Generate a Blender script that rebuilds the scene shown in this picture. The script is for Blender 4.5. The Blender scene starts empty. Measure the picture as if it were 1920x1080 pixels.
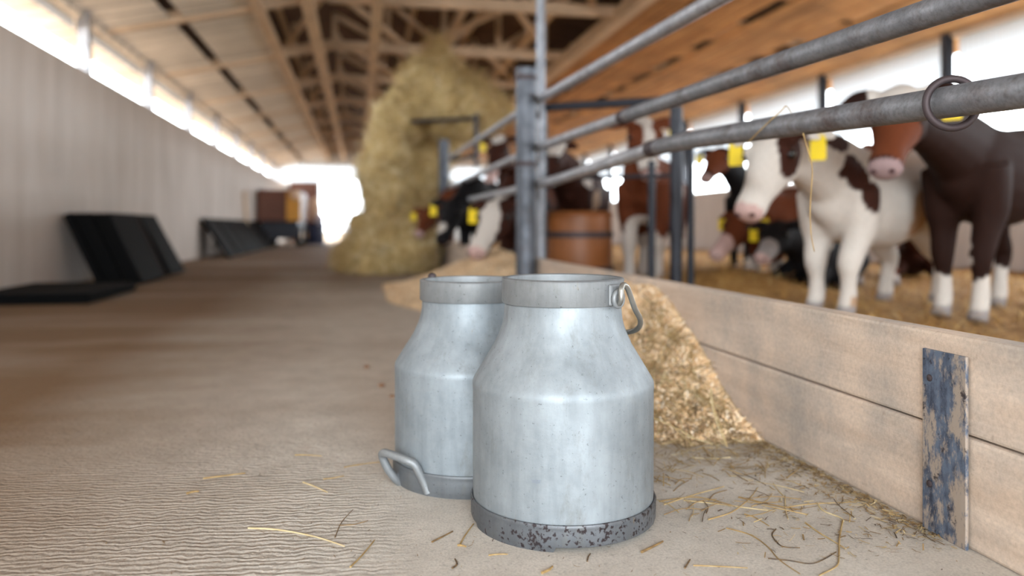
import bpy, bmesh, math, random
import numpy as np
from mathutils import Vector, Matrix, noise, Euler

scene = bpy.context.scene
COL = scene.collection
rng = np.random.default_rng(7)
random.seed(7)
PI = math.pi

# ------------------------------------------------------------------ camera
F = 1450.0                       # focal length in pixels of the 1920x1080 frame
HORIZON, VPX = 425.0, 675.0      # where the corridor runs to
H = 0.505                        # camera height
TH = math.atan((960.0 - VPX) / F)
S, C = math.sin(TH), math.cos(TH)
cam_d = bpy.data.cameras.new('camera')
cam = bpy.data.objects.new('camera', cam_d)
COL.objects.link(cam)
cam.location = (0, 0, H)
cam.rotation_euler = (PI / 2, 0, -TH)
cam_d.sensor_width = 36.0
cam_d.lens = 36.0 * F / 1920.0
cam_d.shift_y = -(540.0 - HORIZON) / 1920.0
cam_d.clip_start, cam_d.clip_end = 0.02, 400
cam_d.dof.use_dof = True
cam_d.dof.focus_distance = 1.27
cam_d.dof.aperture_fstop = 1.75
cam_d.dof.aperture_blades = 0
scene.camera = cam

# ------------------------------------------------------------------ light
world = bpy.data.worlds.new('overcast_sky')
scene.world = world
world.use_nodes = True
wn = world.node_tree
wn.nodes.clear()
wo = wn.nodes.new('ShaderNodeOutputWorld')
wb = wn.nodes.new('ShaderNodeBackground')
wb.inputs['Color'].default_value = (0.88, 0.95, 1.0, 1)
wb.inputs['Strength'].default_value = 5.0
wn.links.new(wb.outputs[0], wo.inputs[0])

def portal(name, loc, rot, sx, sy):
    l = bpy.data.lights.new(name, 'AREA')
    l.shape = 'RECTANGLE'
    l.size, l.size_y = sx, sy
    l.cycles.is_portal = True
    o = bpy.data.objects.new(name, l)
    o.location, o.rotation_euler = loc, rot
    COL.objects.link(o)
portal('daylight_right_openings', (6.6, 12.0, 1.9), (0, PI / 2, 0), 1.6, 34.0)
portal('daylight_left_openings', (-2.95, 12.0, 2.3), (0, -PI / 2, 0), 0.9, 34.0)
portal('daylight_entrance', (-0.6, -3.75, 1.4), (PI / 2, 0, 0), 5.0, 2.8)

scene.view_settings.view_transform = 'Standard'
scene.view_settings.look = 'None'
scene.view_settings.gamma = 1.0
scene.view_settings.use_curve_mapping = False
scene.view_settings.exposure = 1.8
try:
    scene.cycles.use_denoising = True
    scene.cycles.max_bounces = 10
    scene.cycles.diffuse_bounces = 7
    scene.cycles.sample_clamp_indirect = 6.0
    scene.cycles.caustics_reflective = False
    scene.cycles.caustics_refractive = False
except Exception:
    pass

# ------------------------------------------------------------------ helpers
def P(x, y, D):
    u, v = (x - 960.0) / F, (HORIZON - y) / F
    return Vector((D * (S + u * C), D * (C - u * S), H + v * D))
def G(x, y, z=0.0):
    return P(x, y, (H - z) * F / (y - HORIZON))
def WX(x, y, X0):
    return P(x, y, X0 / (S + (x - 960.0) / F * C))
RIGHT, FWD, UP = Vector((C, -S, 0)), Vector((S, C, 0)), Vector((0, 0, 1))

def link(name, me, mat=None, parent=None, smooth=False):
    o = bpy.data.objects.new(name, me)
    COL.objects.link(o)
    if mat is not None:
        me.materials.append(mat)
    if smooth:
        me.polygons.foreach_set('use_smooth', [True] * len(me.polygons))
    if parent is not None:
        o.parent = parent
    return o
def tag(o, label=None, cat=None, group=None, kind=None):
    if label: o['label'] = label
    if cat: o['category'] = cat
    if group: o['group'] = group
    if kind: o['kind'] = kind
    return o
def empty(name, loc, rz=0.0):
    o = bpy.data.objects.new(name, None)
    COL.objects.link(o)
    o.location = loc
    o.rotation_euler = (0, 0, rz)
    o.empty_display_size = 0.1
    return o

class MB:
    """collects shapes into one mesh"""
    def __init__(s):
        s.v, s.f = [], []
    def add(s, vs, fs):
        b = len(s.v)
        s.v += [tuple(v) for v in vs]
        s.f += [tuple(i + b for i in f) for f in fs]
    def box(s, c, d, m=None):
        x, y, z = d[0] / 2, d[1] / 2, d[2] / 2
        vs = [Vector((sx * x, sy * y, sz * z)) for sz in (-1, 1) for sy in (-1, 1) for sx in (-1, 1)]
        if m is not None: vs = [m @ v for v in vs]
        c = Vector(c)
        s.add([v + c for v in vs], [(0, 2, 3, 1), (4, 5, 7, 6), (0, 1, 5, 4), (1, 3, 7, 5), (3, 2, 6, 7), (2, 0, 4, 6)])
    def bar(s, a, b, w, h, up=UP):
        a, b = Vector(a), Vector(b)
        d = (b - a); L = d.length; d.normalize()
        r = d.cross(up).normalized(); u = r.cross(d)
        m = Matrix((r, d, u)).transposed()
        s.box((a + b) / 2, (w, L, h), m)
    def tube(s, pts, r, n=10, cap=True):
        pts = [Vector(p) for p in pts]
        rs = r if isinstance(r, (list, tuple)) else [r] * len(pts)
        T = []
        for i in range(len(pts)):
            t = pts[min(i + 1, len(pts) - 1)] - pts[max(i - 1, 0)]
            T.append(t.normalized())
        ref = UP if abs(T[0].z) < 0.9 else Vector((1, 0, 0))
        u = (ref - T[0] * ref.dot(T[0])).normalized()
        vs, fs = [], []
        for i, p in enumerate(pts):
            u = (u - T[i] * u.dot(T[i]))
            if u.length < 1e-6: u = T[i].orthogonal()
            u.normalize()
            w = T[i].cross(u)
            for k in range(n):
                a = 2 * PI * k / n
                vs.append(p + (u * math.cos(a) + w * math.sin(a)) * rs[i])
        for i in range(len(pts) - 1):
            for k in range(n):
                k2 = (k + 1) % n
                fs.append((i * n + k, i * n + k2, (i + 1) * n + k2, (i + 1) * n + k))
        if cap:
            fs.append(tuple(reversed(range(n))))
            fs.append(tuple((len(pts) - 1) * n + k for k in range(n)))
        s.add(vs, fs)
    def lathe(s, prof, n=96, closed=False, zf=None):
        vs, fs = [], []
        m = len(prof)
        for i, (r, z) in enumerate(prof):
            for k in range(n):
                a = 2 * PI * k / n
                zz = zf(i, a, z) if zf else z
                vs.append((r * math.cos(a), r * math.sin(a), zz))
        for i in range(m if closed else m - 1):
            j = (i + 1) % m
            for k in range(n):
                k2 = (k + 1) % n
                fs.append((i * n + k, i * n + k2, j * n + k2, j * n + k))
        if not closed:
            fs.append(tuple(reversed(range(n))))
            fs.append(tuple((m - 1) * n + k for k in range(n)))
        s.add(vs, fs)
    def sphere(s, c, r, nu=16, nv=10, m=None):
        vs, fs = [], []
        c = Vector(c)
        rr = r if isinstance(r, (tuple, list)) else (r, r, r)
        for j in range(nv + 1):
            b = PI * j / nv
            for k in range(nu):
                a = 2 * PI * k / nu
                v = Vector((rr[0] * math.sin(b) * math.cos(a), rr[1] * math.sin(b) * math.sin(a), rr[2] * math.cos(b)))
                vs.append(c + (m @ v if m is not None else v))
        for j in range(nv):
            for k in range(nu):
                k2 = (k + 1) % nu
                fs.append((j * nu + k, (j + 1) * nu + k, (j + 1) * nu + k2, j * nu + k2))
        s.add(vs, fs)
    def build(s, name, mat, parent=None, smooth=False, bevel=0.0, fix=True):
        me = bpy.data.meshes.new(name)
        me.from_pydata(s.v, [], s.f)
        if fix:
            bm = bmesh.new(); bm.from_mesh(me)
            bmesh.ops.remove_doubles(bm, verts=bm.verts, dist=1e-6)
            bmesh.ops.recalc_face_normals(bm, faces=bm.faces)
            bm.to_mesh(me); bm.free()
        o = link(name, me, mat, parent, smooth)
        if smooth:
            me.set_sharp_from_angle(angle=math.radians(42))
        if bevel:
            b = o.modifiers.new('bevel', 'BEVEL')
            b.width, b.segments, b.limit_method = bevel, 2, 'ANGLE'
        return o

def spline(pts, n=8):
    pts = [Vector(p) for p in pts]
    out = []
    for i in range(len(pts) - 1):
        p0, p1, p2, p3 = pts[max(i - 1, 0)], pts[i], pts[i + 1], pts[min(i + 2, len(pts) - 1)]
        for k in range(n):
            t = k / n
            out.append(0.5 * ((2 * p1) + (p2 - p0) * t + (2 * p0 - 5 * p1 + 4 * p2 - p3) * t * t + (3 * p1 - p0 - 3 * p2 + p3) * t ** 3))
    out.append(pts[-1])
    return out

# ------------------------------------------------------------------ materials
def lin(r, g, b):
    f = lambda c: (c / 255 / 12.92) if c / 255 <= 0.04045 else ((c / 255 + 0.055) / 1.055) ** 2.4
    return (f(r), f(g), f(b), 1)
class Mat:
    def __init__(s, name, base=(0.5, 0.5, 0.5, 1), rough=0.6, metal=0.0):
        s.m = bpy.data.materials.new(name)
        s.m.use_nodes = True
        s.t = s.m.node_tree
        s.b = s.t.nodes['Principled BSDF']
        s.b.inputs['Base Color'].default_value = base
        s.b.inputs['Roughness'].default_value = rough
        s.b.inputs['Metallic'].default_value = metal
        s.out = s.t.nodes['Material Output']
        s._co = None
    def n(s, t, **kw):
        nd = s.t.nodes.new(t)
        for k, v in kw.items():
            if k.startswith('i_'): nd.inputs[k[2:].replace('_', ' ')].default_value = v
            else: setattr(nd, k, v)
        return nd
    def l(s, a, b): s.t.links.new(a, b)
    def co(s, scale=(1, 1, 1), kind='Object', loc=(0, 0, 0), rot=(0, 0, 0)):
        tc = s.n('ShaderNodeTexCoord')
        mp = s.n('ShaderNodeMapping')
        mp.inputs['Scale'].default_value = scale
        mp.inputs['Location'].default_value = loc
        mp.inputs['Rotation'].default_value = rot
        s.l(tc.outputs[kind], mp.inputs[0])
        return mp.outputs[0]
    def noise(s, vec, scale=5, detail=4, rough=0.55, dist=0.0):
        nd = s.n('ShaderNodeTexNoise')
        nd.inputs['Scale'].default_value = scale
        nd.inputs['Detail'].default_value = detail
        nd.inputs['Roughness'].default_value = rough
        nd.inputs['Distortion'].default_value = dist
        s.l(vec, nd.inputs['Vector'])
        return nd.outputs['Fac']
    def ramp(s, fac, stops):
        r = s.n('ShaderNodeValToRGB')
        e = r.color_ramp.elements
        while len(e) < len(stops): e.new(0.5)
        for el, (p, c) in zip(e, stops):
            el.position = p
            el.color = c if not isinstance(c, (int, float)) else (c, c, c, 1)
        s.l(fac, r.inputs[0])
        return r.outputs[0]
    def mix(s, fac, a, b, mode='MIX'):
        m = s.n('ShaderNodeMix', data_type='RGBA', blend_type=mode)
        for sock, v in ((m.inputs['Factor'], fac), (m.inputs['A'], a), (m.inputs['B'], b)):
            pass
        fs = [i for i in m.inputs if i.name == 'Factor'][0]
        As = [i for i in m.inputs if i.name == 'A' and i.type == 'RGBA'][0]
        Bs = [i for i in m.inputs if i.name == 'B' and i.type == 'RGBA'][0]
        for sock, v in ((fs, fac), (As, a), (Bs, b)):
            if hasattr(v, 'is_output'): s.l(v, sock)
            else: sock.default_value = v
        return [o for o in m.outputs if o.type == 'RGBA'][0]
    def math(s, op, a, b=0.0, clamp=False):
        m = s.n('ShaderNodeMath', operation=op, use_clamp=clamp)
        for i, v in enumerate((a, b)):
            if hasattr(v, 'is_output'): s.l(v, m.inputs[i])
            else: m.inputs[i].default_value = v
        return m.outputs[0]
    def color(s, sock): s.l(sock, s.b.inputs['Base Color'])
    def rough(s, sock): s.l(sock, s.b.inputs['Roughness'])
    def bump(s, h, strength=0.3, dist=0.01):
        b = s.n('ShaderNodeBump')
        b.inputs['Strength'].default_value = strength
        b.inputs['Distance'].default_value = dist
        s.l(h, b.inputs['Height'])
        s.l(b.outputs[0], s.b.inputs['Normal'])

def m_concrete():
    m = Mat('grooved_concrete', rough=0.85)
    v = m.co()
    a = m.noise(v, 0.9, 6, 0.6)
    b = m.noise(v, 9, 5, 0.6)
    fine = m.noise(v, 240, 3, 0.7)
    grey = m.ramp(b, [(0.3, lin(186, 179, 169)), (0.7, lin(208, 201, 191))])
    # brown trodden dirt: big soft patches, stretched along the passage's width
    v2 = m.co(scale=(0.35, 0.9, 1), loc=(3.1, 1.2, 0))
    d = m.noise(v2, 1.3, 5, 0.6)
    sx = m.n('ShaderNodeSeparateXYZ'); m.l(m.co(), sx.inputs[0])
    # trodden dirt by left wall and far passage, left foreground vignette painted in
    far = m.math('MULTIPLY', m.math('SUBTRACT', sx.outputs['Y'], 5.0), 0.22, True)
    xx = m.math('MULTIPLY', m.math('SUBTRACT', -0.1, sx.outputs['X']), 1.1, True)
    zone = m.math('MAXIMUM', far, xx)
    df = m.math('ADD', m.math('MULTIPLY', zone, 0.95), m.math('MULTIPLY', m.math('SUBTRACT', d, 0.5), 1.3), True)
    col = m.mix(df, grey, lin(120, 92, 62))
    sp = m.ramp(m.noise(v, 70, 4, 0.75), [(0.30, 0.62), (0.46, 1.0)])
    col = m.mix(0.7, col, sp, 'MULTIPLY')
    sp2 = m.ramp(fine, [(0.3, 0.72), (0.6, 1.08)])
    col = m.mix(0.8, col, sp2, 'MULTIPLY')
    m.color(col)
    # rake grooves across the passage in the left half
    vg = m.co(scale=(1, 1, 1), rot=(0, 0, 0.12))
    w = m.n('ShaderNodeTexWave', wave_type='BANDS', bands_direction='Y')
    w.inputs['Scale'].default_value = 21.0
    w.inputs['Distortion'].default_value = 7.0
    w.inputs['Detail'].default_value = 3.0
    w.inputs['Detail Scale'].default_value = 1.4
    m.l(vg, w.inputs['Vector'])
    gm = m.math('MULTIPLY', m.math('SUBTRACT', m.math('ADD', -0.02, m.math('MULTIPLY', a, 0.25)), sx.outputs['X']), 5.0, True)
    g = m.math('MULTIPLY', m.math('MULTIPLY', w.outputs['Fac'], m.math('MULTIPLY', gm, m.math('MULTIPLY', m.noise(v, 30, 4, 0.7), 1.7))), 0.6)
    lump = m.math('MULTIPLY', m.noise(v, 38, 4, 0.65), m.math('ADD', 0.25, gm))
    h = m.math('ADD', m.math('ADD', g, lump), m.math('MULTIPLY', fine, 0.35))
    m.bump(h, 0.5, 0.006)
    return m.m
def m_wood(name, c1, c2, scale=1.0, axis='Y', rough=0.8, dirt=None, plank=None, bump=0.25, blotch=0.7):
    m = Mat(name, rough=rough)
    st = {'X': (0.06, 1, 1), 'Y': (1, 0.06, 1), 'Z': (1, 1, 0.06)}[axis]
    v = m.co(scale=tuple(q * scale for q in st))
    a = m.noise(v, 26, 6, 0.6, 0.4)
    b = m.noise(m.co(scale=(scale,) * 3), 2.2, 4, 0.6)
    col = m.ramp(a, [(0.3, c1), (0.7, c2)])
    col = m.mix(0.55, col, m.ramp(b, [(0.34, blotch), (0.62, 1.1)]), 'MULTIPLY')
    if dirt:
        col = m.mix(m.ramp(m.noise(m.co(), 5, 6, 0.65), [(0.42, 0.0), (0.68, 0.85)]), col, dirt)
        col = m.mix(0.6, col, m.ramp(m.noise(m.co(), 120, 4, 0.75), [(0.32, 0.72), (0.62, 1.12)]), 'MULTIPLY')
        col = m.mix(m.ramp(m.noise(m.co(loc=(1, 5, 2)), 34, 6, 0.75), [(0.6, 0.0), (0.72, 0.55)]), col, lin(120, 100, 84))
    if plank:
        ax, pitch = plank
        sx = m.n('ShaderNodeSeparateXYZ'); m.l(m.co(), sx.inputs[0])
        q = m.math('MULTIPLY', sx.outputs[ax], 1.0 / pitch)
        fr = m.math('FRACT', q)
        edge = m.math('GREATER_THAN', m.math('ABSOLUTE', m.math('SUBTRACT', fr, 0.5)), 0.47)
        wn_ = m.n('ShaderNodeTexWhiteNoise', noise_dimensions='1D')
        m.l(m.math('FLOOR', q), wn_.inputs['W'])
        col = m.mix(0.6, col, m.ramp(wn_.outputs['Value'], [(0, 0.66), (1, 1.15)]), 'MULTIPLY')
        col = m.mix(edge, col, (0.03, 0.02, 0.012, 1))
    m.color(col)
    m.bump(a, bump, 0.004)
    return m.m
def m_plain(name, c, rough=0.6, metal=0.0, var=0.25, scale=6, bump=0.1):
    m = Mat(name, rough=rough, metal=metal)
    v = m.co()
    a = m.noise(v, scale, 5, 0.6)
    m.color(m.mix(var * 2, c, m.ramp(a, [(0.3, 0.55), (0.7, 1.2)]), 'MULTIPLY'))
    m.bump(m.noise(v, scale * 8, 3), bump, 0.003)
    if 'rubber' in name: m.b.inputs['Specular IOR Level'].default_value = 0.1
    return m.m
def m_wall():
    m = Mat('cast_concrete_wall', rough=0.9)
    v = m.co(scale=(1, 1, 0.12))
    a = m.noise(v, 5.0, 6, 0.6)
    b = m.noise(m.co(), 1.2, 4, 0.5)
    col = m.ramp(a, [(0.3, lin(196, 184, 174)), (0.7, lin(214, 204, 196))])
    col = m.mix(0.35, col, m.ramp(b, [(0.3, 0.75), (0.7, 1.08)]), 'MULTIPLY')
    m.color(col)
    m.bump(m.noise(m.co(), 60, 4), 0.2, 0.004)
    return m.m
def m_galv(name, c=lin(168, 172, 178), rust=0.35, rough=0.45, metal=0.6):
    m = Mat(name, rough=rough, metal=metal)
    v = m.co()
    a = m.noise(v, 14, 6, 0.65)
    col = m.ramp(a, [(0.3, tuple(x * 0.6 for x in c[:3]) + (1,)), (0.65, c)])
    r = m.noise(v, 6, 8, 0.72)
    f = m.ramp(r, [(0.62 - rust * 0.3, 0.0), (0.78 - rust * 0.3, 0.9)])
    col = m.mix(f, col, lin(84, 66, 58))
    s = m.ramp(m.noise(v, 120, 3, 0.7), [(0.35, 0.6), (0.55, 1.0)])
    col = m.mix(0.6, col, s, 'MULTIPLY')
    m.color(col)
    m.rough(m.ramp(a, [(0.3, rough + 0.2), (0.7, rough - 0.05)]))
    m.bump(m.noise(v, 90, 4, 0.7), 0.25, 0.002)
    return m.m
def m_alu(name, c, speck=0.0, rough=0.58, smudge=None):
    m = Mat(name, rough=rough, metal=0.5)
    v = m.co()
    a = m.noise(v, 9, 6, 0.62)
    st = m.noise(m.co(scale=(1, 1, 0.13)), 34, 5, 0.65)
    col = m.ramp(a, [(0.32, tuple(x * 0.74 for x in c[:3]) + (1,)), (0.66, tuple(x * 1.06 for x in c[:3]) + (1,))])
    col = m.mix(0.5, col, m.ramp(st, [(0.3, 0.66), (0.6, 1.06)]), 'MULTIPLY')
    # small scratches, pits and stains
    pits = m.ramp(m.noise(v, 150, 3, 0.8), [(0.29, 0.35), (0.37, 1.0)])
    col = m.mix(0.75, col, pits, 'MULTIPLY')
    gr = m.ramp(m.noise(m.co(scale=(1, 1, 0.4)), 22, 7, 0.75), [(0.54, 0.0), (0.72, 0.6)])
    col = m.mix(gr, col, lin(112, 112, 108))
    br = m.ramp(m.noise(m.co(scale=(1, 1, 0.3), loc=(4, 2, 1)), 40, 4, 0.7), [(0.68, 0.0), (0.76, 0.6)])
    col = m.mix(br, col, lin(128, 108, 78))
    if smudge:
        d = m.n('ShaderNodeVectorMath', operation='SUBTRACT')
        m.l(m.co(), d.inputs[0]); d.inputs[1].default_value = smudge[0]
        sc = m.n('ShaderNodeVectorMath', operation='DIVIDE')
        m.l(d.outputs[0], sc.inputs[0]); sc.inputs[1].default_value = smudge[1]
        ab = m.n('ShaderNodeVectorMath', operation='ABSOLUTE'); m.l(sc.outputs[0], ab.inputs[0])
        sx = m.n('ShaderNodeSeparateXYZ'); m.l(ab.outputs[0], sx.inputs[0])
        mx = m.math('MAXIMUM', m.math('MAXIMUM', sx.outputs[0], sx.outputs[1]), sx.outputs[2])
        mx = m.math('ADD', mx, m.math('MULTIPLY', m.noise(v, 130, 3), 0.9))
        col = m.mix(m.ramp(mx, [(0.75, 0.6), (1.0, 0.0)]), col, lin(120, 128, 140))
    if speck:
        vo = m.noise(v, 130, 3, 0.6)
        big = m.noise(m.co(loc=(0.3, 0.8, 0)), 11, 2)
        f = m.ramp(m.math('ADD', vo, m.math('MULTIPLY', big, 0.42)), [(0.80 - speck * 0.1, 0.0), (0.845 - speck * 0.1, 1.0)])
        col = m.mix(f, col, lin(52, 44, 46))
    m.color(col)
    m.rough(m.ramp(a, [(0.3, rough + 0.13), (0.7, rough - 0.04)]))
    m.bump(m.math('ADD', m.noise(v, 110, 4, 0.7), m.math('MULTIPLY', m.noise(v, 16, 3), 1.0)), 0.12, 0.0025)
    return m.m
def m_straw(name, stops, rough=0.75, trans=0.0):
    m = Mat(name, rough=rough)
    at = m.n('ShaderNodeAttribute', attribute_name='tint')
    m.color(m.ramp(at.outputs['Fac'], stops))
    return m.m
def m_hayground(name, c1, c2, c3):
    m = Mat(name, rough=0.9)
    v = m.co()
    a = m.noise(v, 28, 8, 0.75, 1.2)
    b = m.noise(v, 2.5, 5, 0.6)
    col = m.ramp(a, [(0.32, c1), (0.5, c2), (0.68, c3)])
    col = m.mix(0.5, col, m.ramp(b, [(0.3, 0.6), (0.7, 1.15)]), 'MULTIPLY')
    m.color(col)
    m.bump(a, 0.9, 0.02)
    return m.m
def m_coat():
    m = Mat('calf_hide', rough=0.75)
    at = m.n('ShaderNodeAttribute', attribute_name='coat')
    v = m.co(scale=(1, 1, 0.4))
    a = m.noise(v, 90, 4, 0.7)
    col = m.mix(0.5, at.outputs['Color'], m.ramp(a, [(0.3, 0.72), (0.7, 1.1)]), 'MULTIPLY')
    m.color(col)
    m.b.inputs['Specular IOR Level'].default_value = 0.12
    m.bump(a, 0.3, 0.004)
    return m.m
def m_sheet():
    m = Mat('translucent_sheet', rough=0.5)
    m.b.inputs['Base Color'].default_value = (0.5, 0.53, 0.57, 1)
    tr = m.n('ShaderNodeBsdfTranslucent'); tr.inputs['Color'].default_value = (0.26, 0.28, 0.30, 1)
    mx = m.n('ShaderNodeMixShader'); mx.inputs[0].default_value = 0.75
    m.l(m.b.outputs[0], mx.inputs[1]); m.l(tr.outputs[0], mx.inputs[2])
    m.l(mx.outputs[0], m.out.inputs['Surface'])
    return m.m

def m_scraped():
    m = Mat('scraped_blue_steel', rough=0.6, metal=0.2)
    v = m.co(scale=(1, 1, 0.45))
    a = m.noise(v, 22, 7, 0.75)
    b = m.noise(v, 60, 5, 0.7)
    col = m.ramp(b, [(0.35, lin(44, 50, 66)), (0.6, lin(92, 104, 122))])
    col = m.mix(m.ramp(a, [(0.48, 0.0), (0.56, 0.85)]), col, lin(168, 152, 136))
    col = m.mix(m.ramp(m.noise(m.co(loc=(2, 3, 1)), 34, 5, 0.7), [(0.6, 0.0), (0.66, 0.9)]), col, lin(38, 30, 34))
    m.color(col)
    m.bump(a, 0.3, 0.003)
    return m.m
M = dict(
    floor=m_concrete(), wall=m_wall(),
    ceil_pale=m_wood('pale_ceiling_boards', lin(226, 218, 207), lin(243, 237, 228), 0.6, 'X', plank=('Y', 0.32), blotch=0.85),
    ceil_bounce=m_wood('bounce_tinted_ceiling_boards', lin(176, 118, 62), lin(232, 178, 116), 0.6, 'Y', plank=('X', 0.14), blotch=0.42),  # orange is warm light bouncing off the straw, painted into the boards
    roof_dark=m_wood('dark_roof_boards', lin(84, 60, 46), lin(112, 84, 66), 0.6, 'Y', plank=('Y', 0.18)),
    beam=m_wood('pale_brown_timber', lin(200, 174, 146), lin(226, 204, 178), 1.0, 'X'),
    board=m_wood('dusty_trough_board', lin(190, 168, 148), lin(216, 197, 179), 1.0, 'Y', dirt=lin(158, 150, 142), bump=0.5),
    galv=m_galv('galvanised_pipe', lin(184, 185, 190), 0.15),
    galv_old=m_galv('weathered_pipe', lin(140, 141, 146), 0.28, 0.5, 0.5),
    pole=m_galv('zinc_pole', lin(156, 160, 168), 0.1, 0.45, 0.5),
    post=m_galv('grey_blue_post', lin(98, 103, 112), 0.2, 0.45, 0.45),
    dark_metal=m_plain('dark_painted_steel', lin(40, 43, 52), 0.5, 0.3),
    iron=m_plain('old_iron', lin(70, 60, 62), 0.6, 0.5),
    bluesteel=m_scraped(),
    rubber=m_plain('black_rubber', lin(10, 10, 11), 0.8, 0.0, 0.2),
    rubber_edge=m_plain('paler_rubber_edge', lin(44, 37, 34), 0.8),  # paler brown strip near one edge of a mat
    alu=m_alu('dull_aluminium', (0.30, 0.335, 0.36, 1), smudge=((-0.052, -0.147, 0.108), (0.016, 0.03, 0.0065))),
    alu_b=m_alu('dull_aluminium_bluish', (0.295, 0.335, 0.365, 1)),
    alu_ring=m_alu('grey_cast_rim', (0.27, 0.285, 0.295, 1), rough=0.55),
    alu_base=m_alu('pitted_base_ring', (0.15, 0.16, 0.175, 1), speck=0.12, rough=0.5),
    alu_base2=m_alu('grey_base_ring', (0.18, 0.195, 0.21, 1), rough=0.5),
    wire=m_plain('grey_handle_wire', lin(150, 148, 142), 0.42, 0.75, 0.2, 20),
    straw=m_straw('dry_straw', [(0.0, lin(66, 52, 40)), (0.25, lin(122, 96, 62)), (0.6, lin(160, 132, 84)), (1.0, lin(200, 182, 142))]),
    chaff=m_straw('chopped_feed', [(0.0, lin(184, 142, 96)), (0.2, lin(230, 194, 146)), (0.6, lin(244, 216, 176)), (1.0, lin(252, 238, 216))]),
    bedstraw=m_straw('golden_litter', [(0.0, lin(112, 78, 36)), (0.3, lin(186, 136, 66)), (0.7, lin(222, 178, 100)), (1.0, lin(240, 212, 150))]),
    hay=m_straw('cut_hay', [(0.0, lin(130, 106, 62)), (0.3, lin(196, 168, 108)), (0.75, lin(222, 198, 142)), (1.0, lin(240, 226, 188))]),
    haycore=m_hayground('hay_core', lin(134, 106, 62), lin(204, 174, 116), lin(228, 202, 148)),
    bed=m_hayground('straw_bedding', lin(104, 72, 32), lin(176, 128, 64), lin(214, 168, 98)),
    feed=m_hayground('feed_core', lin(208, 172, 126), lin(234, 204, 162), lin(246, 224, 190)),
    coat=m_coat(), sheet=m_sheet(),
    eye=m_plain('dark_eye', lin(18, 14, 14), 0.12, 0, 0.05),
    nostril=m_plain('dark_nostril', lin(70, 40, 40), 0.6),
    tagm=m_plain('yellow_plastic', lin(236, 206, 20), 0.45, 0, 0.08),
    brown=m_plain('red_brown_paint', lin(108, 66, 50), 0.6, 0, 0.2, 3),
    orange=m_plain('orange_brown_barrel', lin(140, 84, 42), 0.5, 0, 0.25, 3),
    yellow=m_plain('machine_yellow', lin(214, 150, 46), 0.5),
    peach=m_plain('pale_peach_cover', lin(232, 200, 170), 0.6),
    blue=m_plain('dark_blue_plastic', lin(44, 52, 78), 0.5),
    white=m_plain('white_render', lin(226, 226, 224), 0.8, 0, 0.06),
    highlight=m_plain('pale_highlight', lin(222, 214, 226), 0.3, 0, 0.05),
    clod=m_plain('brown_clod', lin(140, 104, 78), 0.9),
)

# ------------------------------------------------------------------ the setting
XL, XR, Y0, Y1 = -2.52, 6.20, -3.5, 27.6
m = MB()
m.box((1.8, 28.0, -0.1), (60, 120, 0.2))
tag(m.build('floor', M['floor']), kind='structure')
m = MB(); m.box((XL - 0.1, (Y0 + Y1) / 2, 0.985), (0.2, Y1 - Y0, 1.97))
tag(m.build('wall_left', M['wall'], bevel=0.01), kind='structure')
m = MB(); m.box((XR + 0.1, (Y0 + Y1) / 2, 0.575), (0.2, Y1 - Y0, 1.15))
tag(m.build('wall_right', M['wall'], bevel=0.01), kind='structure')
# far gable wall with its wide doorway
m = MB()
yb = Y1 + 0.1
m.box(((-3.0 - 1.36) / 2, yb, 1.05), (1.64, 0.2, 2.1))
m.box((4.0, yb, 1.05), (4.88, 0.2, 2.1))
m.box((1.8, yb, 3.3), (9.6, 0.2, 1.3))
tag(m.build('wall_back', M['white']), kind='structure')
m = MB()
m.box((4.1, Y0 - 0.1, 1.9), (4.4, 0.2, 3.8))
m.box((-0.6, Y0 - 0.1, 3.35), (5.0, 0.2, 1.1))
tag(m.build('wall_fill_blocker', M['wall']), kind='structure')  # unseen wall behind the camera, added to cut frontal fill on the pen
m = MB(); m.box((-1.9, Y1 - 0.06, 1.02), (0.95, 0.07, 2.04))
d = m.build('door_1', M['brown'], bevel=0.01); tag(d, kind='structure')
m = MB()
for z in (0.25, 1.02, 1.8): m.box((-1.9, Y1 - 0.11, z), (0.93, 0.03, 0.1))
m.build('door_rail', M['brown'], d)

m = MB()
m.add([(-3, yb, 2.1), (6.6, yb, 2.1), (6.6, yb, 2.65), (-3, yb, 2.65)], [(0, 1, 2, 3)])
tag(m.build('window_100', M['sheet']), kind='structure')  # strip of wall made translucent so it reads bright above the doorway
# roof: pale lined slope on the left, open dark middle, right lined slope with warm bounce in its colour
def slab(name, mat, a, b, th=0.03, y0=Y0, y1=Y1 + 0.2):
    mm = MB()
    (xa, za), (xb, zb) = a, b
    mm.add([(xa, y0, za), (xb, y0, zb), (xb, y1, zb), (xa, y1, za), (xa, y0, za + th), (xb, y0, zb + th), (xb, y1, zb + th), (xa, y1, za + th)],
           [(0, 1, 2, 3), (7, 6, 5, 4), (0, 4, 5, 1), (1, 5, 6, 2), (2, 6, 7, 3), (3, 7, 4, 0)])
    return tag(mm.build(name, mat), kind='structure')
def lz(x): return 2.58 + (x + 2.52) * 0.22
slab('ceiling_lining', M['ceil_pale'], (-3.1, lz(-3.1)), (-1.98, lz(-1.98)))
slab('ceiling_lining', M['ceil_pale'], (-1.84, lz(-1.84)), (-1.12, lz(-1.12)))
def rz_(x): return 2.60 + (6.2 - x) * 0.16
for a, b in ((6.8, 5.34), (5.18, 4.50), (4.34, 3.78), (3.62, 3.02)):
    slab('ceiling_lining', M['ceil_bounce'], (b, rz_(b)), (a, rz_(a)))
m = MB()
for xg in (5.26, 4.42, 3.70):
    y = Y0
    while y < Y1:
        w = random.uniform(0.15, 0.9); m.bar((xg - 0.1, y, rz_(xg) + 0.016), (xg + 0.1, y, rz_(xg) + 0.016), w, 0.012)
        y += w / 2 + random.uniform(0.5, 1.4)
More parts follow.
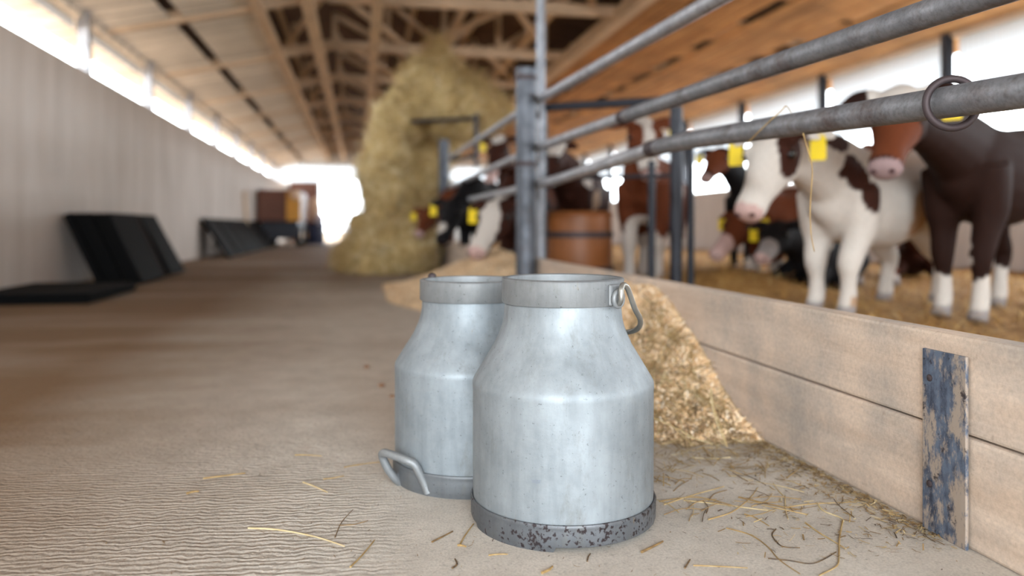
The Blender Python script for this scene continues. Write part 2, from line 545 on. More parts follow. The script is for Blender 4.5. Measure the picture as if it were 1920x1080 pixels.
tag(m.build('ceiling_batten', M['ceil_bounce']), kind='structure')
slab('ceiling', M['roof_dark'], (-3.2, 2.62), (1.2, 4.05), 0.05)
slab('ceiling', M['roof_dark'], (1.2, 4.05), (6.9, 2.72), 0.05)
# roof frames: rafter, collar, webs
ys = [Y0 + 0.2 + 2.42 * k for k in range(13)]
for k, y in enumerate(ys):
    m = MB()
    m.bar((-2.9, y, lz(-2.9) + 0.045), (-0.35, y, lz(-0.35) + 0.03), 0.10, 0.13)
    m.bar((-0.35, y, 3.06), (3.1, y, 3.06), 0.10, 0.13)
    m.bar((3.1, y, rz_(3.1) + 0.10), (6.6, y, rz_(6.6) + 0.10), 0.10, 0.13)
    for xa, za, xb, zb in ((-0.9, 2.95, -0.9, 3.34), (-0.35, 3.1, -0.35, 3.52), (0.4, 3.1, 0.4, 3.76), (1.2, 3.1, 1.2, 4.0), (2.0, 3.1, 2.0, 3.84), (2.7, 3.1, 2.7, 3.68),
                           (-0.35, 3.5, 0.4, 3.1), (0.4, 3.72, 1.2, 3.1), (1.2, 3.1, 2.0, 3.8), (2.0, 3.1, 2.7, 3.6)):
        m.bar((xa, y, za), (xb, y, zb), 0.07, 0.08, Vector((0, 1, 0)))
    tag(m.build('roof_frame', M['beam']), kind='structure')
    if k < len(ys) - 1:
        m = MB()
        m.bar((-0.3, y, 3.14), (0.6, y + 2.42, 3.14), 0.07, 0.05)
        m.bar((0.9, y + 2.42, 3.14), (1.9, y, 3.14), 0.07, 0.05)
        m.bar((1.7, y, 3.14), (2.7, y + 2.42, 3.14), 0.07, 0.05)
        m.bar((-1.0, y + 2.42, 3.05), (-0.3, y, 3.2), 0.06, 0.05)
        tag(m.build('roof_brace', M['beam']), kind='structure')
for x, z, w in ((-0.56, 2.95, 0.13), (0.19, 2.95, 0.13), (1.25, 3.2, 0.09), (2.35, 3.2, 0.10), (3.02, 3.0, 0.16), (-1.08, 2.87, 0.10), (-1.0, 3.22, 0.06), (0.8, 3.78, 0.07), (1.8, 3.8, 0.07)):
    m = MB(); m.bar((x, Y0, z), (x, Y1, z), w, w)
    tag(m.build('roof_beam', M['beam']), kind='structure')

# long clerestory on the left: posts, eave board, translucent strips; big openings on the right
yl = [8.09 + 2.3 * k for k in range(-5, 9)]
n = 1
for i, y in enumerate(yl):
    m = MB(); m.box((XL - 0.08, y, 2.27), (0.10, 0.10, 0.62))
    tag(m.build('trim_%d' % n, M['galv']), kind='structure'); n += 1
m = MB(); m.box((XL - 0.10, (Y0 + Y1) / 2, 2.56), (0.06, Y1 - Y0, 0.12))
tag(m.build('trim_%d' % n, M['ceil_pale']), kind='structure'); n += 1
yr = [7.33 + 2.3 * k for k in range(-4, 9)]
for y in yr:
    m = MB(); m.box((XR + 0.06, y, 1.88), (0.09, 0.10, 1.5))
    tag(m.build('trim_%d' % n, M['dark_metal']), kind='structure'); n += 1
m = MB(); m.box((XR + 0.1, (Y0 + Y1) / 2, 2.60), (0.08, Y1 - Y0, 0.10))
tag(m.build('trim_%d' % n, M['beam']), kind='structure'); n += 1
def corrugated(x, y0, y1, z0, z1, pitch=0.076, amp=0.011):
    N = int((y1 - y0) / pitch * 6)
    vs, fs = [], []
    for i in range(N + 1):
        y = y0 + (y1 - y0) * i / N
        dx = amp * math.sin(2 * PI * (y - y0) / pitch)
        vs += [(x + dx, y, z0), (x + dx, y, z1)]
    for i in range(N): fs.append((2 * i, 2 * i + 1, 2 * i + 3, 2 * i + 2))
    return vs, fs
wi = 1
for i in range(len(yr) - 1):
    m = MB(); m.add(*corrugated(XR + 0.16, yr[i] + 0.04, yr[i + 1] - 0.04, 1.72, 2.62))
    tag(m.build('window_%d' % wi, M['sheet'], smooth=True, fix=False), kind='structure'); wi += 1
for i in range(len(yl) - 1):
    m = MB(); m.add(*corrugated(XL - 0.17, yl[i] + 0.04, yl[i + 1] - 0.04, 2.40, 2.51))
    tag(m.build('window_%d' % wi, M['sheet'], smooth=True, fix=False), kind='structure'); wi += 1

# ------------------------------------------------------------------ straw helpers
def ribbons(name, mat, base, direc, nrm, length, width, curl, parent=None, tint=None):
    """many thin curved blades in one mesh; all arguments are arrays"""
    N = len(base)
    side = np.cross(direc, nrm); side /= np.maximum(np.linalg.norm(side, axis=1, keepdims=True), 1e-6)
    L = length[:, None]; W = width[:, None] / 2
    p0 = base - direc * L * 0.5
    p2 = base + direc * L * 0.5
    p1 = base + nrm * (curl[:, None] * L)
    v = np.stack([p0 - side * W, p0 + side * W, p1 - side * W, p1 + side * W, p2 - side * W, p2 + side * W], axis=1).reshape(-1, 3)
    q = np.array([[0, 1, 3, 2], [2, 3, 5, 4]])
    f = (np.arange(N)[:, None, None] * 6 + q[None]).reshape(-1, 4)
    me = bpy.data.meshes.new(name)
    me.vertices.add(len(v)); me.vertices.foreach_set('co', v.ravel().astype(np.float32))
    me.loops.add(f.size); me.loops.foreach_set('vertex_index', f.ravel().astype(np.int32))
    me.polygons.add(len(f)); me.polygons.foreach_set('loop_start', np.arange(0, f.size, 4, dtype=np.int32))
    me.update(calc_edges=True)
    a = me.attributes.new('tint', 'FLOAT', 'POINT')
    t = rng.random(N) if tint is None else tint
    a.data.foreach_set('value', np.repeat(t, 6).astype(np.float32))
    return link(name, me, mat, parent)
def unit(a): return a / np.maximum(np.linalg.norm(a, axis=1, keepdims=True), 1e-6)
def heightfield(name, mat, x0, x1, y0, y1, nx, ny, hf, parent=None):
    xs, ys_ = np.linspace(x0, x1, nx), np.linspace(y0, y1, ny)
    vs = [(x, y, hf(x, y)) for y in ys_ for x in xs]
    fs = [(j * nx + i, j * nx + i + 1, (j + 1) * nx + i + 1, (j + 1) * nx + i) for j in range(ny - 1) for i in range(nx - 1)]
    me = bpy.data.meshes.new(name); me.from_pydata(vs, [], fs)
    return link(name, me, mat, parent, True)
def sstep(a, b, x):
    t = min(max((x - a) / (b - a), 0.0), 1.0)
    return t * t * (3 - 2 * t)
def nz(x, y, s, seed=0.0): return noise.noise(Vector((x * s + seed, y * s - seed, seed * 0.37)))

# ------------------------------------------------------------------ feed barrier boards
XB = 0.935
m = MB()
trough = empty('trough_barrier', (XB, 2.2, 0))
tag(trough, 'long low barrier of two dusty planks between passage and calf pen', 'barrier')
for z0, z1 in ((0.0, 0.1745), (0.1775, 0.332)):
    m = MB(); m.box((0.022, 2.6, (z0 + z1) / 2), (0.044, 12.0, z1 - z0))
    m.build('plank', M['board'], trough, bevel=0.006)
# steel channel that holds the planks
steel = empty('steel_channel', (XB - 0.004, 1.21, 0))
tag(steel, 'scraped blue-grey steel channel gripping the near end of the trough planks', 'bracket')
pz = WX(1733, 660, XB).z
ya, yb_ = WX(1733, 800, XB - 0.006).y, WX(1733, 800, XB - 0.006).y - 0.095
m = MB(); m.box((-0.003, (ya + yb_) / 2 - 1.21, 0.151), (0.006, ya - yb_, 0.302))
m.build('plate', M['bluesteel'], steel, bevel=0.0015)
for z in (0.08, 0.255):
    m = MB(); m.sphere((-0.007, ya - 1.21 - 0.018, z), (0.003, 0.006, 0.006), 10, 6); m.build('rivet', M['iron'], steel, smooth=True)

# ------------------------------------------------------------------ pipe fence along the pen
def pipe(name, pts, r, mat, label, cat, n=20, group=None, collars=()):
    c = Vector(pts[0]); rt = empty(name, c)
    tag(rt, label, cat, group)
    m = MB(); m.tube([Vector(p) - c for p in pts], r, n)
    m.build('pipe', mat, rt, smooth=True)
    for (p, q, rr) in collars:
        m = MB(); m.tube([Vector(p) - c, Vector(q) - c], rr, n)
        m.build('collar', M['iron'], rt, smooth=True)
    return rt
XP = 0.955
low = [WX(832, 385, XP), WX(985, 352, XP), WX(1100, 319, XP), WX(1230, 277, XP)]
low2 = [WX(1230, 277, XP), WX(1300, 262, XP), WX(1500, 232, XP), WX(1745, 196, XP)]
e = low2[-1] + (low2[-1] - low2[-2]).normalized() * 1.2
pipe('fence_rail', spline(low), 0.0245, M['galv'], 'lowest grey pipe rail of the pen fence, thinner length beyond its joint', 'rail', collars=[(low[-1] + Vector((0, 0.05, 0)), low[-1] + Vector((0, -0.02, 0)), 0.0285)])
pipe('fence_rail', spline(low2 + [e]), 0.0265, M['galv_old'], 'lowest speckled pipe rail carrying an iron ring, in front of the white calf', 'rail')
mid = [WX(842, 352, XP), WX(990, 286, XP), WX(1172, 218, XP)]
mid2 = [WX(1172, 218, XP), WX(1380, 146, XP), WX(1771, 15, XP)]
e = mid2[-1] + (mid2[-1] - mid2[-2]).normalized() * 1.2
pipe('fence_rail', spline(mid), 0.023, M['galv'], 'middle grey pipe rail between the two posts, beyond its rusty collar', 'rail', collars=[(mid[-1] + Vector((0, 0.035, 0)), mid[-1] + Vector((0, -0.02, 0)), 0.0275)])
pipe('fence_rail', spline(mid2 + [e]), 0.0245, M['galv_old'], 'middle weathered pipe rail crossing in front of the bright openings', 'rail')
top = [WX(842, 297, XP), WX(930, 240, XP), WX(1000, 193, XP), WX(1340, 0, XP)]
e = top[-1] + (top[-1] - top[-2]).normalized() * 2.5
pipe('fence_rail', top[:3], 0.022, M['galv'], 'topmost pipe rail in the far bay, between the thick post and the far post', 'rail')
pipe('fence_rail', [top[2] + Vector((0, 0.0, 0)), top[3], e], 0.024, M['galv'], 'topmost pipe rail rising from the thick post out of the picture', 'rail')

def post(name, x, ytop, D, r, label, mat, zb=0.0, bands=(), group=None, ztop=None):
    b = P(x, HORIZON, D); b.z = zb
    rt = empty(name, b); tag(rt, label, 'post', group)
    zt = (ztop if ztop else P(x, ytop, D).z) - zb
    m = MB(); m.tube([(0, 0, 0), (0, 0, zt)], r, 24); m.build('tube', mat, rt, smooth=True, bevel=0.004)
    for z in bands:
        m = MB(); m.tube([(0, 0, z - 0.012), (0, 0, z + 0.012)], r + 0.006, 24); m.build('clamp', M['iron'], rt, smooth=True)
    return rt
DP = XP / (S + (986 - 960) / F * C) + 0.05   # where the rails meet the post
DPOST = 0.874 / (S + (986 - 960) / F * C)     # the post itself stands on the passage side of the planks
post('fence_post', 986, 128, DPOST, 0.054, 'thick blue-grey steel post where the pen rails meet, behind the cans', M['post'], bands=(1.30, 0.84))
post('fence_pole', 1014, 0, DP + 0.10, 0.028, 'slim zinc pole rising to the roof just behind the thick post', M['pole'], ztop=3.02)
DP2 = XP / (S + (832 - 960) / F * C) + 0.05
post('fence_post', 832, 262, DP2, 0.062, 'far blue-grey post in front of the tall hay heap', M['post'])

# cross gate between the two pens
g = empty('divider_gate', P(1016, HORIZON, DP + 0.16) * 1.0)
g.location.z = 0
tag(g, 'dark pipe gate dividing the pen, running right from the thick post', 'gate')
ga = Vector(g.location)
gb = P(1270, HORIZON, 4.45); gb.z = 0
def gl(t, z): return (gb - ga) * t + Vector((0, 0, z))
ztop = P(1016, 202, DP + 0.16).z
for z, r in ((ztop, 0.026), (P(1200, 330, 4.5).z, 0.012)):
    m = MB(); m.tube([gl(0.0, z), gl(1.0, z)], r, 14); m.build('bar', M['dark_metal'], g, smooth=True)
m = MB(); m.tube([gl(0.02, 0.1), gl(0.02, ztop)], 0.02, 14); m.build('upright', M['dark_metal'], g, smooth=True)
m = MB(); m.tube([gl(0.82, 0.1), gl(0.82, ztop * 0.72)], 0.022, 14); m.build('upright', M['dark_metal'], g, smooth=True)
post('gate_post', 1268, 200, 4.42, 0.036, 'dark steel post at the free end of the divider gate, left of the slimmer one', M['dark_metal'])
post('gate_post', 1295, 275, 4.55, 0.022, 'slim dark steel post close beside the thicker gate post', M['dark_metal'])

# iron ring hanging on the near rail
pr = WX(1768, 194, XP)
rt = empty('tether_ring', pr); tag(rt, 'dark iron ring hung round the lowest rail near its thick end', 'ring')
m = MB(); R = 0.0405
m.tube([(R * math.cos(t), -0.25 * R * math.cos(t) - 0.02, R * math.sin(t) - 0.003) for t in np.linspace(0, 2 * PI, 40)], 0.0062, 12, False)
ring = m.build('ring', M['iron'], rt, smooth=True)

# ------------------------------------------------------------------ milk cans
def can(loc, rz, hs, mats, label, tilt=(0, 0), notch=True):
    rt = empty('milk_can', loc, rz)
    rt.rotation_euler = (tilt[0], tilt[1], rz)
    tag(rt, label, 'milk can')
    z = lambda v: v * hs
    prof = [(0.02, 0.010), (0.148, 0.010), (0.1555, 0.016), (0.1565, z(0.05)), (0.1568, z(0.12)), (0.1568, z(0.19)), (0.1568, z(0.222)), (0.1574, z(0.230)), (0.1575, z(0.2355)), (0.1564, z(0.2405)), (0.1535, z(0.2462)), (0.1485, z(0.2545)),
            (0.140, z(0.2685)), (0.130, z(0.285)), (0.1200, z(0.3015)), (0.1125, z(0.318)), (0.1075, z(0.331)), (0.1040, z(0.344)), (0.1022, z(0.358)), (0.1015, z(0.372)), (0.1015, z(0.410)),
            (0.0985, z(0.4135)), (0.0970, z(0.408)), (0.0965, z(0.36)), (0.1005, z(0.338)), (0.113, z(0.306)), (0.148, z(0.243)), (0.151, z(0.2)), (0.151, 0.03), (0.02, 0.022)]
    # round the corners a little
    m = MB(); m.lathe(prof, 128)
    m.build('body', mats[0], rt, smooth=True)
    r0, zt, zb = 0.1062, z(0.4165), z(0.3735)
    ring = [(0.1005, zb), (r0 - 0.001, zb), (r0 + 0.0004, zb + 0.0016), (r0, zt - 0.0045), (r0 + 0.0006, zt - 0.002), (r0 - 0.0012, zt), (r0 - 0.006, zt + 0.0008), (r0 - 0.0094, zt - 0.001), (0.0965, zt - 0.006), (0.0965, zb + 0.002)]
    m = MB(); m.lathe(ring, 128, True); m.build('neck_rim', mats[1], rt, smooth=True)
    zb2 = 0.0425
    def zf(i, a, zz):
        if notch and i in (0, 1, 9):
            d = math.degrees(a) % 360
            if 262 < d < 345 or 30 < d < 80 or 150 < d < 200:
                return zz + 0.0075
        return zz
    base = [(0.150, 0.0), (0.1565, 0.0), (0.1590, 0.0085), (0.1602, 0.012), (0.1606, 0.030), (0.1606, zb2 - 0.005), (0.1612, zb2 - 0.003), (0.1600, zb2), (0.1578, zb2 + 0.0005), (0.1500, 0.004)]
    m = MB(); m.lathe(base, 240, True, zf); m.build('base_ring', mats[2], rt, smooth=True)
    return rt
D1 = 1.353
c1 = P(1055, HORIZON, D1); c1.z = 0
can1 = can(c1, -TH, 1.0, (M['alu'], M['alu_ring'], M['alu_base']), 'front aluminium milk can with hanging bail handle and dark pitted base ring')
# lugs, eyes and bail of the front can (local x = right, y = away)
e1 = Vector((math.sin(math.radians(48)), -math.cos(math.radians(48)), 0))
e2 = Vector((math.cos(math.radians(48)), math.sin(math.radians(48)), 0))
for sg in (1, -1):
    ax = e1 * sg
    c = ax * 0.1085 + Vector((0, 0, 0.391))
    tn = Vector((-ax.y, ax.x, 0))
    lug = MB()
    mt = Matrix((ax, tn, UP)).transposed()
    lug.box(c + UP * 0.001, (0.008, 0.030, 0.036), mt)
    lo = lug.build('lug', mats_ := M['alu_ring'], can1, bevel=0.004)
    ey = MB()
    ce = ax * 0.1165 + Vector((0, 0, 0.386))
    ey.tube([ce + tn * 0.0125 * math.cos(t) + UP * 0.0125 * math.sin(t) for t in np.linspace(0, 2 * PI, 32)], 0.0042, 12, False)
    ey.build('eye', M['alu_ring'], lo, smooth=True)
def bailp(t):
    s_, c_ = math.sin(t), math.cos(t)
    sg = 1 if c_ >= 0 else -1
    cc = sg * abs(c_) ** 0.75
    ss = abs(s_) ** 0.8
    return e1 * (cc * 0.123) + e2 * (ss * 0.130) + UP * (0.397 - ss * 0.088)
pts = []
hook = [e1 * 0.121 + UP * 0.378 + e2 * -0.004, e1 * 0.127 + UP * 0.386 - e2 * 0.008, e1 * 0.1265 + UP * 0.402 - e2 * 0.006, e1 * 0.1235 + UP * 0.409 + e2 * 0.004, e1 * 0.123 + UP * 0.402 + e2 * 0.018]
hook2 = [p - e1 * (2 * p.dot(e1)) for p in hook]
ts = np.linspace(0.26, PI - 0.26, 11)
m = MB(); m.tube(spline(hook + [bailp(t) for t in ts] + list(reversed(hook2)), 8), 0.0047, 12)
m.build('bail_handle', M['wire'], can1, smooth=True)

D2 = 1.587
c2 = P(885, HORIZON, D2); c2.z = 0
can2 = can(c2, -TH, 0.955, (M['alu_b'], M['alu_ring'], M['alu_base2']), 'rear aluminium milk can with a loop handle low on its base ring', notch=False)
inv = Matrix.Rotation(TH, 4, 'Z') @ Matrix.Translation(-c2)
hp = [P(803, 924, 1.452), P(792, 898, 1.452), P(778, 872, 1.45), P(762, 863, 1.452), P(735, 853, 1.47), P(720, 849, 1.485), P(717, 856, 1.495), P(728, 880, 1.50), P(742, 898, 1.505), P(752, 906, 1.515)]
m = MB(); m.tube([inv @ p for p in spline(hp, 6)], 0.008, 14)
m.build('foot_handle', M['alu_ring'], can2, smooth=True)
m = MB(); m.sphere(inv @ P(752, 893, 1.515), (0.012, 0.012, 0.012)); m.build('rivet', M['alu_base2'], can2, smooth=True)
m = MB(); m.sphere((-0.088, 0.058, 0.399), (0.009, 0.007, 0.008)); m.build('lug', M['iron'], can2, smooth=True)

# ------------------------------------------------------------------ feed piles
def feed_h(x, y):
    w = 0.30 + 0.10 * sstep(2.0, 3.4, y) + 0.36 * sstep(3.9, 5.4, y)
    top = 0.31 * sstep(1.62, 2.38, y) * (1 - 0.25 * sstep(2.8, 3.5, y)) + 0.12 * sstep(3.9, 4.9, y) * (1 - sstep(5.2, 6.4, y)) * 1.0
    top *= 1 - sstep(5.9, 7.2, y)
    d = (XB - x) / max(w, 0.01)
    h = top * max(0.0, 1 - d) ** 0.85
    h += 0.018 * nz(x, y, 7, 3.3) * (h > 0.001) * min(1, h * 12) + 0.005 * nz(x, y, 26, 8.1) * min(1, h * 12)
    return h if h > 0.0015 else -0.02
fo = heightfield('feed_pile', M['feed'], 0.1, XB - 0.001, 1.45, 7.3, 70, 240, lambda x, y: feed_h(x, y) if x < XB - 0.0005 else feed_h(x, y))
tag(fo, 'heap of chopped straw feed banked against the trough planks', 'feed', kind='stuff')
def scatter_hf(N, x0, x1, y0, y1, hf, minh=0.002, bias=1.0):
    out = []
    while len(out) < N:
        x = x0 + (x1 - x0) * random.random()
        y = y0 + (y1 - y0) * random.random() ** bias
        h = hf(x, y)
        if h > minh: out.append((x, y, h))
    return np.array(out)
def tangents(b, hf, e=0.01):
    nn = np.array([[-(hf(x + e, y) - hf(x - e, y)) / (2 * e), -(hf(x, y + e) - hf(x, y - e)) / (2 * e), 1.0] for x, y, _ in b])
    return unit(nn)
def rand_tangent(nn, tilt=0.35):
    d = rng.normal(size=nn.shape)
    d -= nn * np.sum(d * nn, axis=1, keepdims=True) * (1 - tilt)
    return unit(d)
b = scatter_hf(17000, 0.4, XB - 0.004, 1.6, 4.2, feed_h, 0.004, 1.35)
nn = tangents(b, feed_h)
d = rand_tangent(nn, 0.45)
nr = unit(nn + rng.normal(size=nn.shape) * 0.6)
L = rng.uniform(0.006, 0.03, len(b)); Wd = rng.uniform(0.0015, 0.0042, len(b))
base = b + nn * 0.003
base[:, 0] = np.minimum(base[:, 0], XB - 0.012)
o = ribbons('chaff', M['chaff'], base, d, nr, L, Wd, rng.normal(size=len(b)) * 0.08, fo)
o['kind'] = 'stuff'
b = scatter_hf(5000, 0.2, XB - 0.004, 4.2, 7.0, feed_h, 0.004)
nn = tangents(b, feed_h)
o = ribbons('chaff', M['chaff'], b + nn * 0.003, rand_tangent(nn, 0.4), unit(nn + rng.normal(size=nn.shape) * 0.5), rng.uniform(0.01, 0.035, len(b)), rng.uniform(0.003, 0.006, len(b)), rng.normal(size=len(b)) * 0.08, fo)
o['kind'] = 'stuff'
# straws in the front slope of the pile
b = scatter_hf(900, 0.45, XB - 0.02, 1.6, 2.3, feed_h, 0.001)
nn = tangents(b, feed_h)
L = rng.uniform(0.04, 0.13, len(b))
bb = b + nn * 0.006
bb[:, 0] = np.minimum(bb[:, 0], XB - 0.05)
o = ribbons('straw', M['straw'], bb, rand_tangent(nn, 0.12), nn, L, rng.uniform(0.0012, 0.0026, len(b)), rng.normal(size=len(b)) * 0.05, fo)
o['kind'] = 'stuff'
# crumbs and chaff thinning out over the concrete and along the foot of the planks
N = 2600
x = XB - 0.01 - np.abs(rng.exponential(0.14, N)); y = rng.uniform(1.05, 2.3, N)
k2 = rng.random(N) < 0.45
x[k2] = XB - 0.006 - rng.exponential(0.022, k2.sum()); y[k2] = rng.uniform(1.1, 1.8, k2.sum())
keep = (x > 0.2) & ((x > 0.56) | (y > 1.5))
x, y = x[keep], y[keep]
bb = np.stack([x, y, np.full_like(x, 0.0025)], 1)
nn = np.tile([0, 0, 1.0], (len(bb), 1))
o = ribbons('straw_chaff', M['straw'], bb, rand_tangent(nn, 0.06), unit(nn + rng.normal(size=nn.shape) * 0.25), rng.uniform(0.004, 0.024, len(bb)), rng.uniform(0.0008, 0.0024, len(bb)), rng.normal(size=len(bb)) * 0.05)
tag(o, 'fine straw chaff scattered on the concrete along the foot of the planks', 'chaff', kind='stuff')
N = 700
x = rng.uniform(0.46, XB - 0.05, N); y = 1.42 + np.abs(rng.normal(size=N)) * 0.14 + rng.uniform(0, 0.25, N)
bb = np.stack([x, y, np.full_like(x, 0.004)], 1)
nn = np.tile([0, 0, 1.0], (N, 1))
dd = rand_tangent(nn, 0.04)
LL = np.minimum(rng.uniform(0.015, 0.07, N), np.maximum(0.01, 2 * (XB - 0.012 - x)))
o = ribbons('straw_litter', M['straw'], bb, dd, nn, LL, rng.uniform(0.001, 0.0024, N), rng.normal(size=N) * 0.05, tint=0.25 + 0.75 * rng.random(N))
tag(o, 'loose straw litter where the feed pile thins out onto the concrete', 'straw litter', kind='stuff')
N = 500
px_, py_ = rng.uniform(160, 1900, N), rng.uniform(700, 1090, N)
bb = np.array([list(G(a, c_, 0.0018)) for a, c_ in zip(px_, py_)])
nn = np.tile([0, 0, 1.0], (N, 1))
o = ribbons('floor_crumbs', M['straw'], bb, rand_tangent(nn, 0.05), nn, rng.uniform(0.002, 0.012, N), rng.uniform(0.0006, 0.0016, N), rng.normal(size=N) * 0.1, tint=rng.random(N) * 0.6)
tag(o, 'tiny crumbs of straw dust strewn over the grey passage floor', 'crumbs', kind='stuff')

# single stalks lying on the floor
stalk_mesh_count = 0
def stalk(pix, label, r=0.0011, tint=0.6, group=None, z=None, pts=None):
    if pts is None:
        pts = [G(a, b_, r * 0.9) for a, b_ in pix]
    c = pts[0].copy()
    m = MB(); sp = spline([p - c for p in pts], 6)
    m.tube(sp, [r * (1.0 - 0.35 * i / len(sp)) for i in range(len(sp))], 7)
    o = m.build('straw_stalk', M['straw'], None, smooth=True)
    at = o.data.attributes.new('tint', 'FLOAT', 'POINT')
    at.data.foreach_set('value', [min(1, max(0, tint + 0.1 * math.sin(i * 0.7))) for i in range(len(o.data.vertices))])
    o.location = c
    tag(o, label, 'straw', group)
    return o
stalk([(1236, 940), (1305, 932), (1372, 947)], 'greenish straw stalk running right from the front can\'s base', 0.0012, 0.5)
stalk([(1245, 946), (1300, 928), (1358, 912)], 'straw stalk crossing slantwise just right of the front can\'s base', 0.0012, 0.7)
stalk([(1282, 938), (1340, 944), (1400, 952), (1440, 957)], 'long pale straw stalk lying flat among others right of the front can', 0.0012, 0.85)
stalk([(1328, 974), (1372, 960), (1405, 935), (1421, 914)], 'bent yellow stalk with its tip raised toward the feed pile', 0.0012, 0.6)
stalk([(1385, 932), (1445, 946), (1502, 956)], 'thick olive stalk lying across the others midway to the planks', 0.0016, 0.35)
stalk([(1470, 952), (1520, 945), (1605, 941)], 'straight straw pointing at the foot of the planks', 0.0011, 0.65)
stalk([(1472, 930), (1473, 955), (1478, 973)], 'short pale stalk standing across the olive stalk', 0.0013, 0.9)
stalk([(1532, 943), (1545, 958), (1575, 970), (1582, 977)], 'pale bent stalk with a kink, short of the plank foot', 0.0015, 1.0)
stalk([(1510, 980), (1535, 998), (1560, 1013), (1586, 1029)], 'straight greenish stalk crossing the curved upright one', 0.0014, 0.7)
stalk([(1580, 977), (1574, 1010), (1573, 1045), (1568, 1062), (1536, 1079)], 'long curved stalk hooking round toward the picture\'s lower edge', 0.0015, 0.65)
stalk([(1362, 990), (1405, 1002), (1436, 1022), (1462, 1050), (1500, 1076)], 'long brown stalk sweeping diagonally over the near concrete', 0.0011, 0.45)
stalk([(1440, 1047), (1480, 1051), (1526, 1056), (1568, 1035)], 'dark angular twig-like stalk bent upward at its end', 0.0011, 0.05)
stalk([(1455, 992), (1448, 1004), (1466, 1024), (1500, 1027)], 'dark forked stalk just above the angular dark twig', 0.0011, 0.1)
stalk([(1396, 964), (1415, 970), (1442, 986)], 'short greenish stalk left of the bent pale one', 0.0012, 0.55)
stalk([(1300, 1060), (1350, 1062), (1402, 1065)], 'straight thin straw near the lower edge, right of the front can', 0.0010, 0.6)
stalk([(1203, 1035), (1222, 1026), (1243, 1015)], 'short thick brown straw by the front can\'s base', 0.0022, 0.3)
stalk([(810, 1016), (830, 1006), (849, 996)], 'short dark straw left of the front can\'s base', 0.0016, 0.2)
stalk([(862, 1022), (872, 1004), (888, 982)], 'bent yellow straw touching the front can\'s left side', 0.0014, 0.6)
stalk([(858, 1022), (868, 1023), (874, 1025)], 'orange scrap of straw at the foot of the bent yellow straw', 0.0018, 0.5)
stalk([(465, 990), (520, 993), (590, 1006), (646, 1024)], 'longest pale stalk on the grooved concrete left of the cans', 0.0014, 0.95)
stalk([(381, 897), (420, 892), (460, 887)], 'straight straw lying alone in the left of the passage', 0.0016, 0.55)
stalk([(350, 925), (362, 922), (373, 921)], 'short thick straw below the lone straight straw', 0.0022, 0.45)
stalk([(568, 904), (590, 912), (614, 923)], 'pale short straw ahead of the rear can\'s foot handle', 0.0015, 0.9)
stalk([(628, 1008), (640, 980), (662, 955)], 'thin curved dark stalk standing on the grooved concrete', 0.0008, 0.25)
stalk([(657, 1063), (680, 1040), (702, 1013)], 'frayed straw lying aslant near the lower edge, left of the cans', 0.0015, 0.6)
stalk([(636, 985), (665, 983), (690, 976)], 'dark crooked stalk lying under the thin curved one', 0.0009, 0.25)
stalk([(645, 876), (680, 870), (716, 866)], 'thin straw beside the rear can\'s foot handle', 0.0011, 0.5)
stalk([(553, 853), (575, 853), (603, 855)], 'orange straw in the passage, level with the rear can\'s foot handle', 0.0013, 0.6)
stalk([(606, 898), (625, 896), (645, 892)], 'faint tan straw midway between the pale straw and the foot handle', 0.0011, 0.6)
stalk([(1016, 1074), (1030, 1068), (1036, 1062)], 'chip of tan straw at the lower edge below the front can', 0.0022, 0.55)
stalk([(916, 1041), (935, 1039), (952, 1039)], 'tan straw lying under the front can\'s pitted edge', 0.0012, 0.6)
stalk([(848, 1065), (857, 1058), (853, 1048)], 'dark curled scrap near the lower edge left of the front can', 0.0016, 0.1)
stalk([(1101, 1052), (1103, 1044), (1107, 1038)], 'dark curled scrap just below the front can\'s base', 0.0013, 0.1)
stalk([(1284, 1065), (1290, 1056), (1294, 1049)], 'dark stub of straw below the short thick brown straw', 0.0014, 0.15)
for k in range(70):
    a = G(random.uniform(1235, 1640), random.uniform(842, 980), 0.001)
    if a.x > XB - 0.06 or random.random() < 0.2: continue
    th = random.uniform(0, PI); L_ = random.uniform(0.03, 0.10)
    if a.x + abs(math.cos(th)) * L_ > XB - 0.01: continue
    dv = Vector((math.cos(th), math.sin(th), 0))
    stalk(None, 'thin dry stalk loose on the concrete before the feed pile', random.uniform(0.0006, 0.0011), random.random(), 'loose straw before the feed pile',
          pts=[a, a + dv * L_ * 0.5 + Vector((-dv.y, dv.x, 0)) * L_ * random.uniform(-0.12, 0.12) + UP * random.uniform(0, 0.004), a + dv * L_ + UP * 0.0005])
# stalks leaning on the pile and hanging from the rail
stalk(None, 'pale stalk sliding down the front of the feed pile', 0.0022, 0.85, pts=[P(1332, 728, 1.83), P(1340, 780, 1.79), P(1362, 836, 1.75)])
stalk(None, 'second stalk beside the pale one on the pile front', 0.0018, 0.7, pts=[P(1338, 765, 1.80), P(1352, 800, 1.775), P(1364, 838, 1.745)])
stalk(None, 'flattened stalk lying on the pile behind the front can', 0.0016, 0.75, pts=[P(1222, 782, 1.80), P(1262, 800, 1.78), P(1310, 826, 1.755)])
q = WX(1440, 236, XP)
stalk(None, 'green-yellow straw resting across the lowest rail', 0.0016, 0.6, pts=[WX(1402, 268, XP - 0.03), WX(1438, 232, XP - 0.03), WX(1465, 208, XP - 0.012), WX(1474, 199, XP), WX(1484, 212, XP + 0.02)])
stalk(None, 'long straw dangling from the lowest rail before the white calf', 0.0016, 0.5, pts=[WX(1506, 250, XP - 0.03), WX(1517, 290, XP - 0.03), WX(1523, 320, XP - 0.03), WX(1519, 390, XP - 0.03), WX(1521, 440, XP - 0.03), WX(1527, 472, XP - 0.03)])

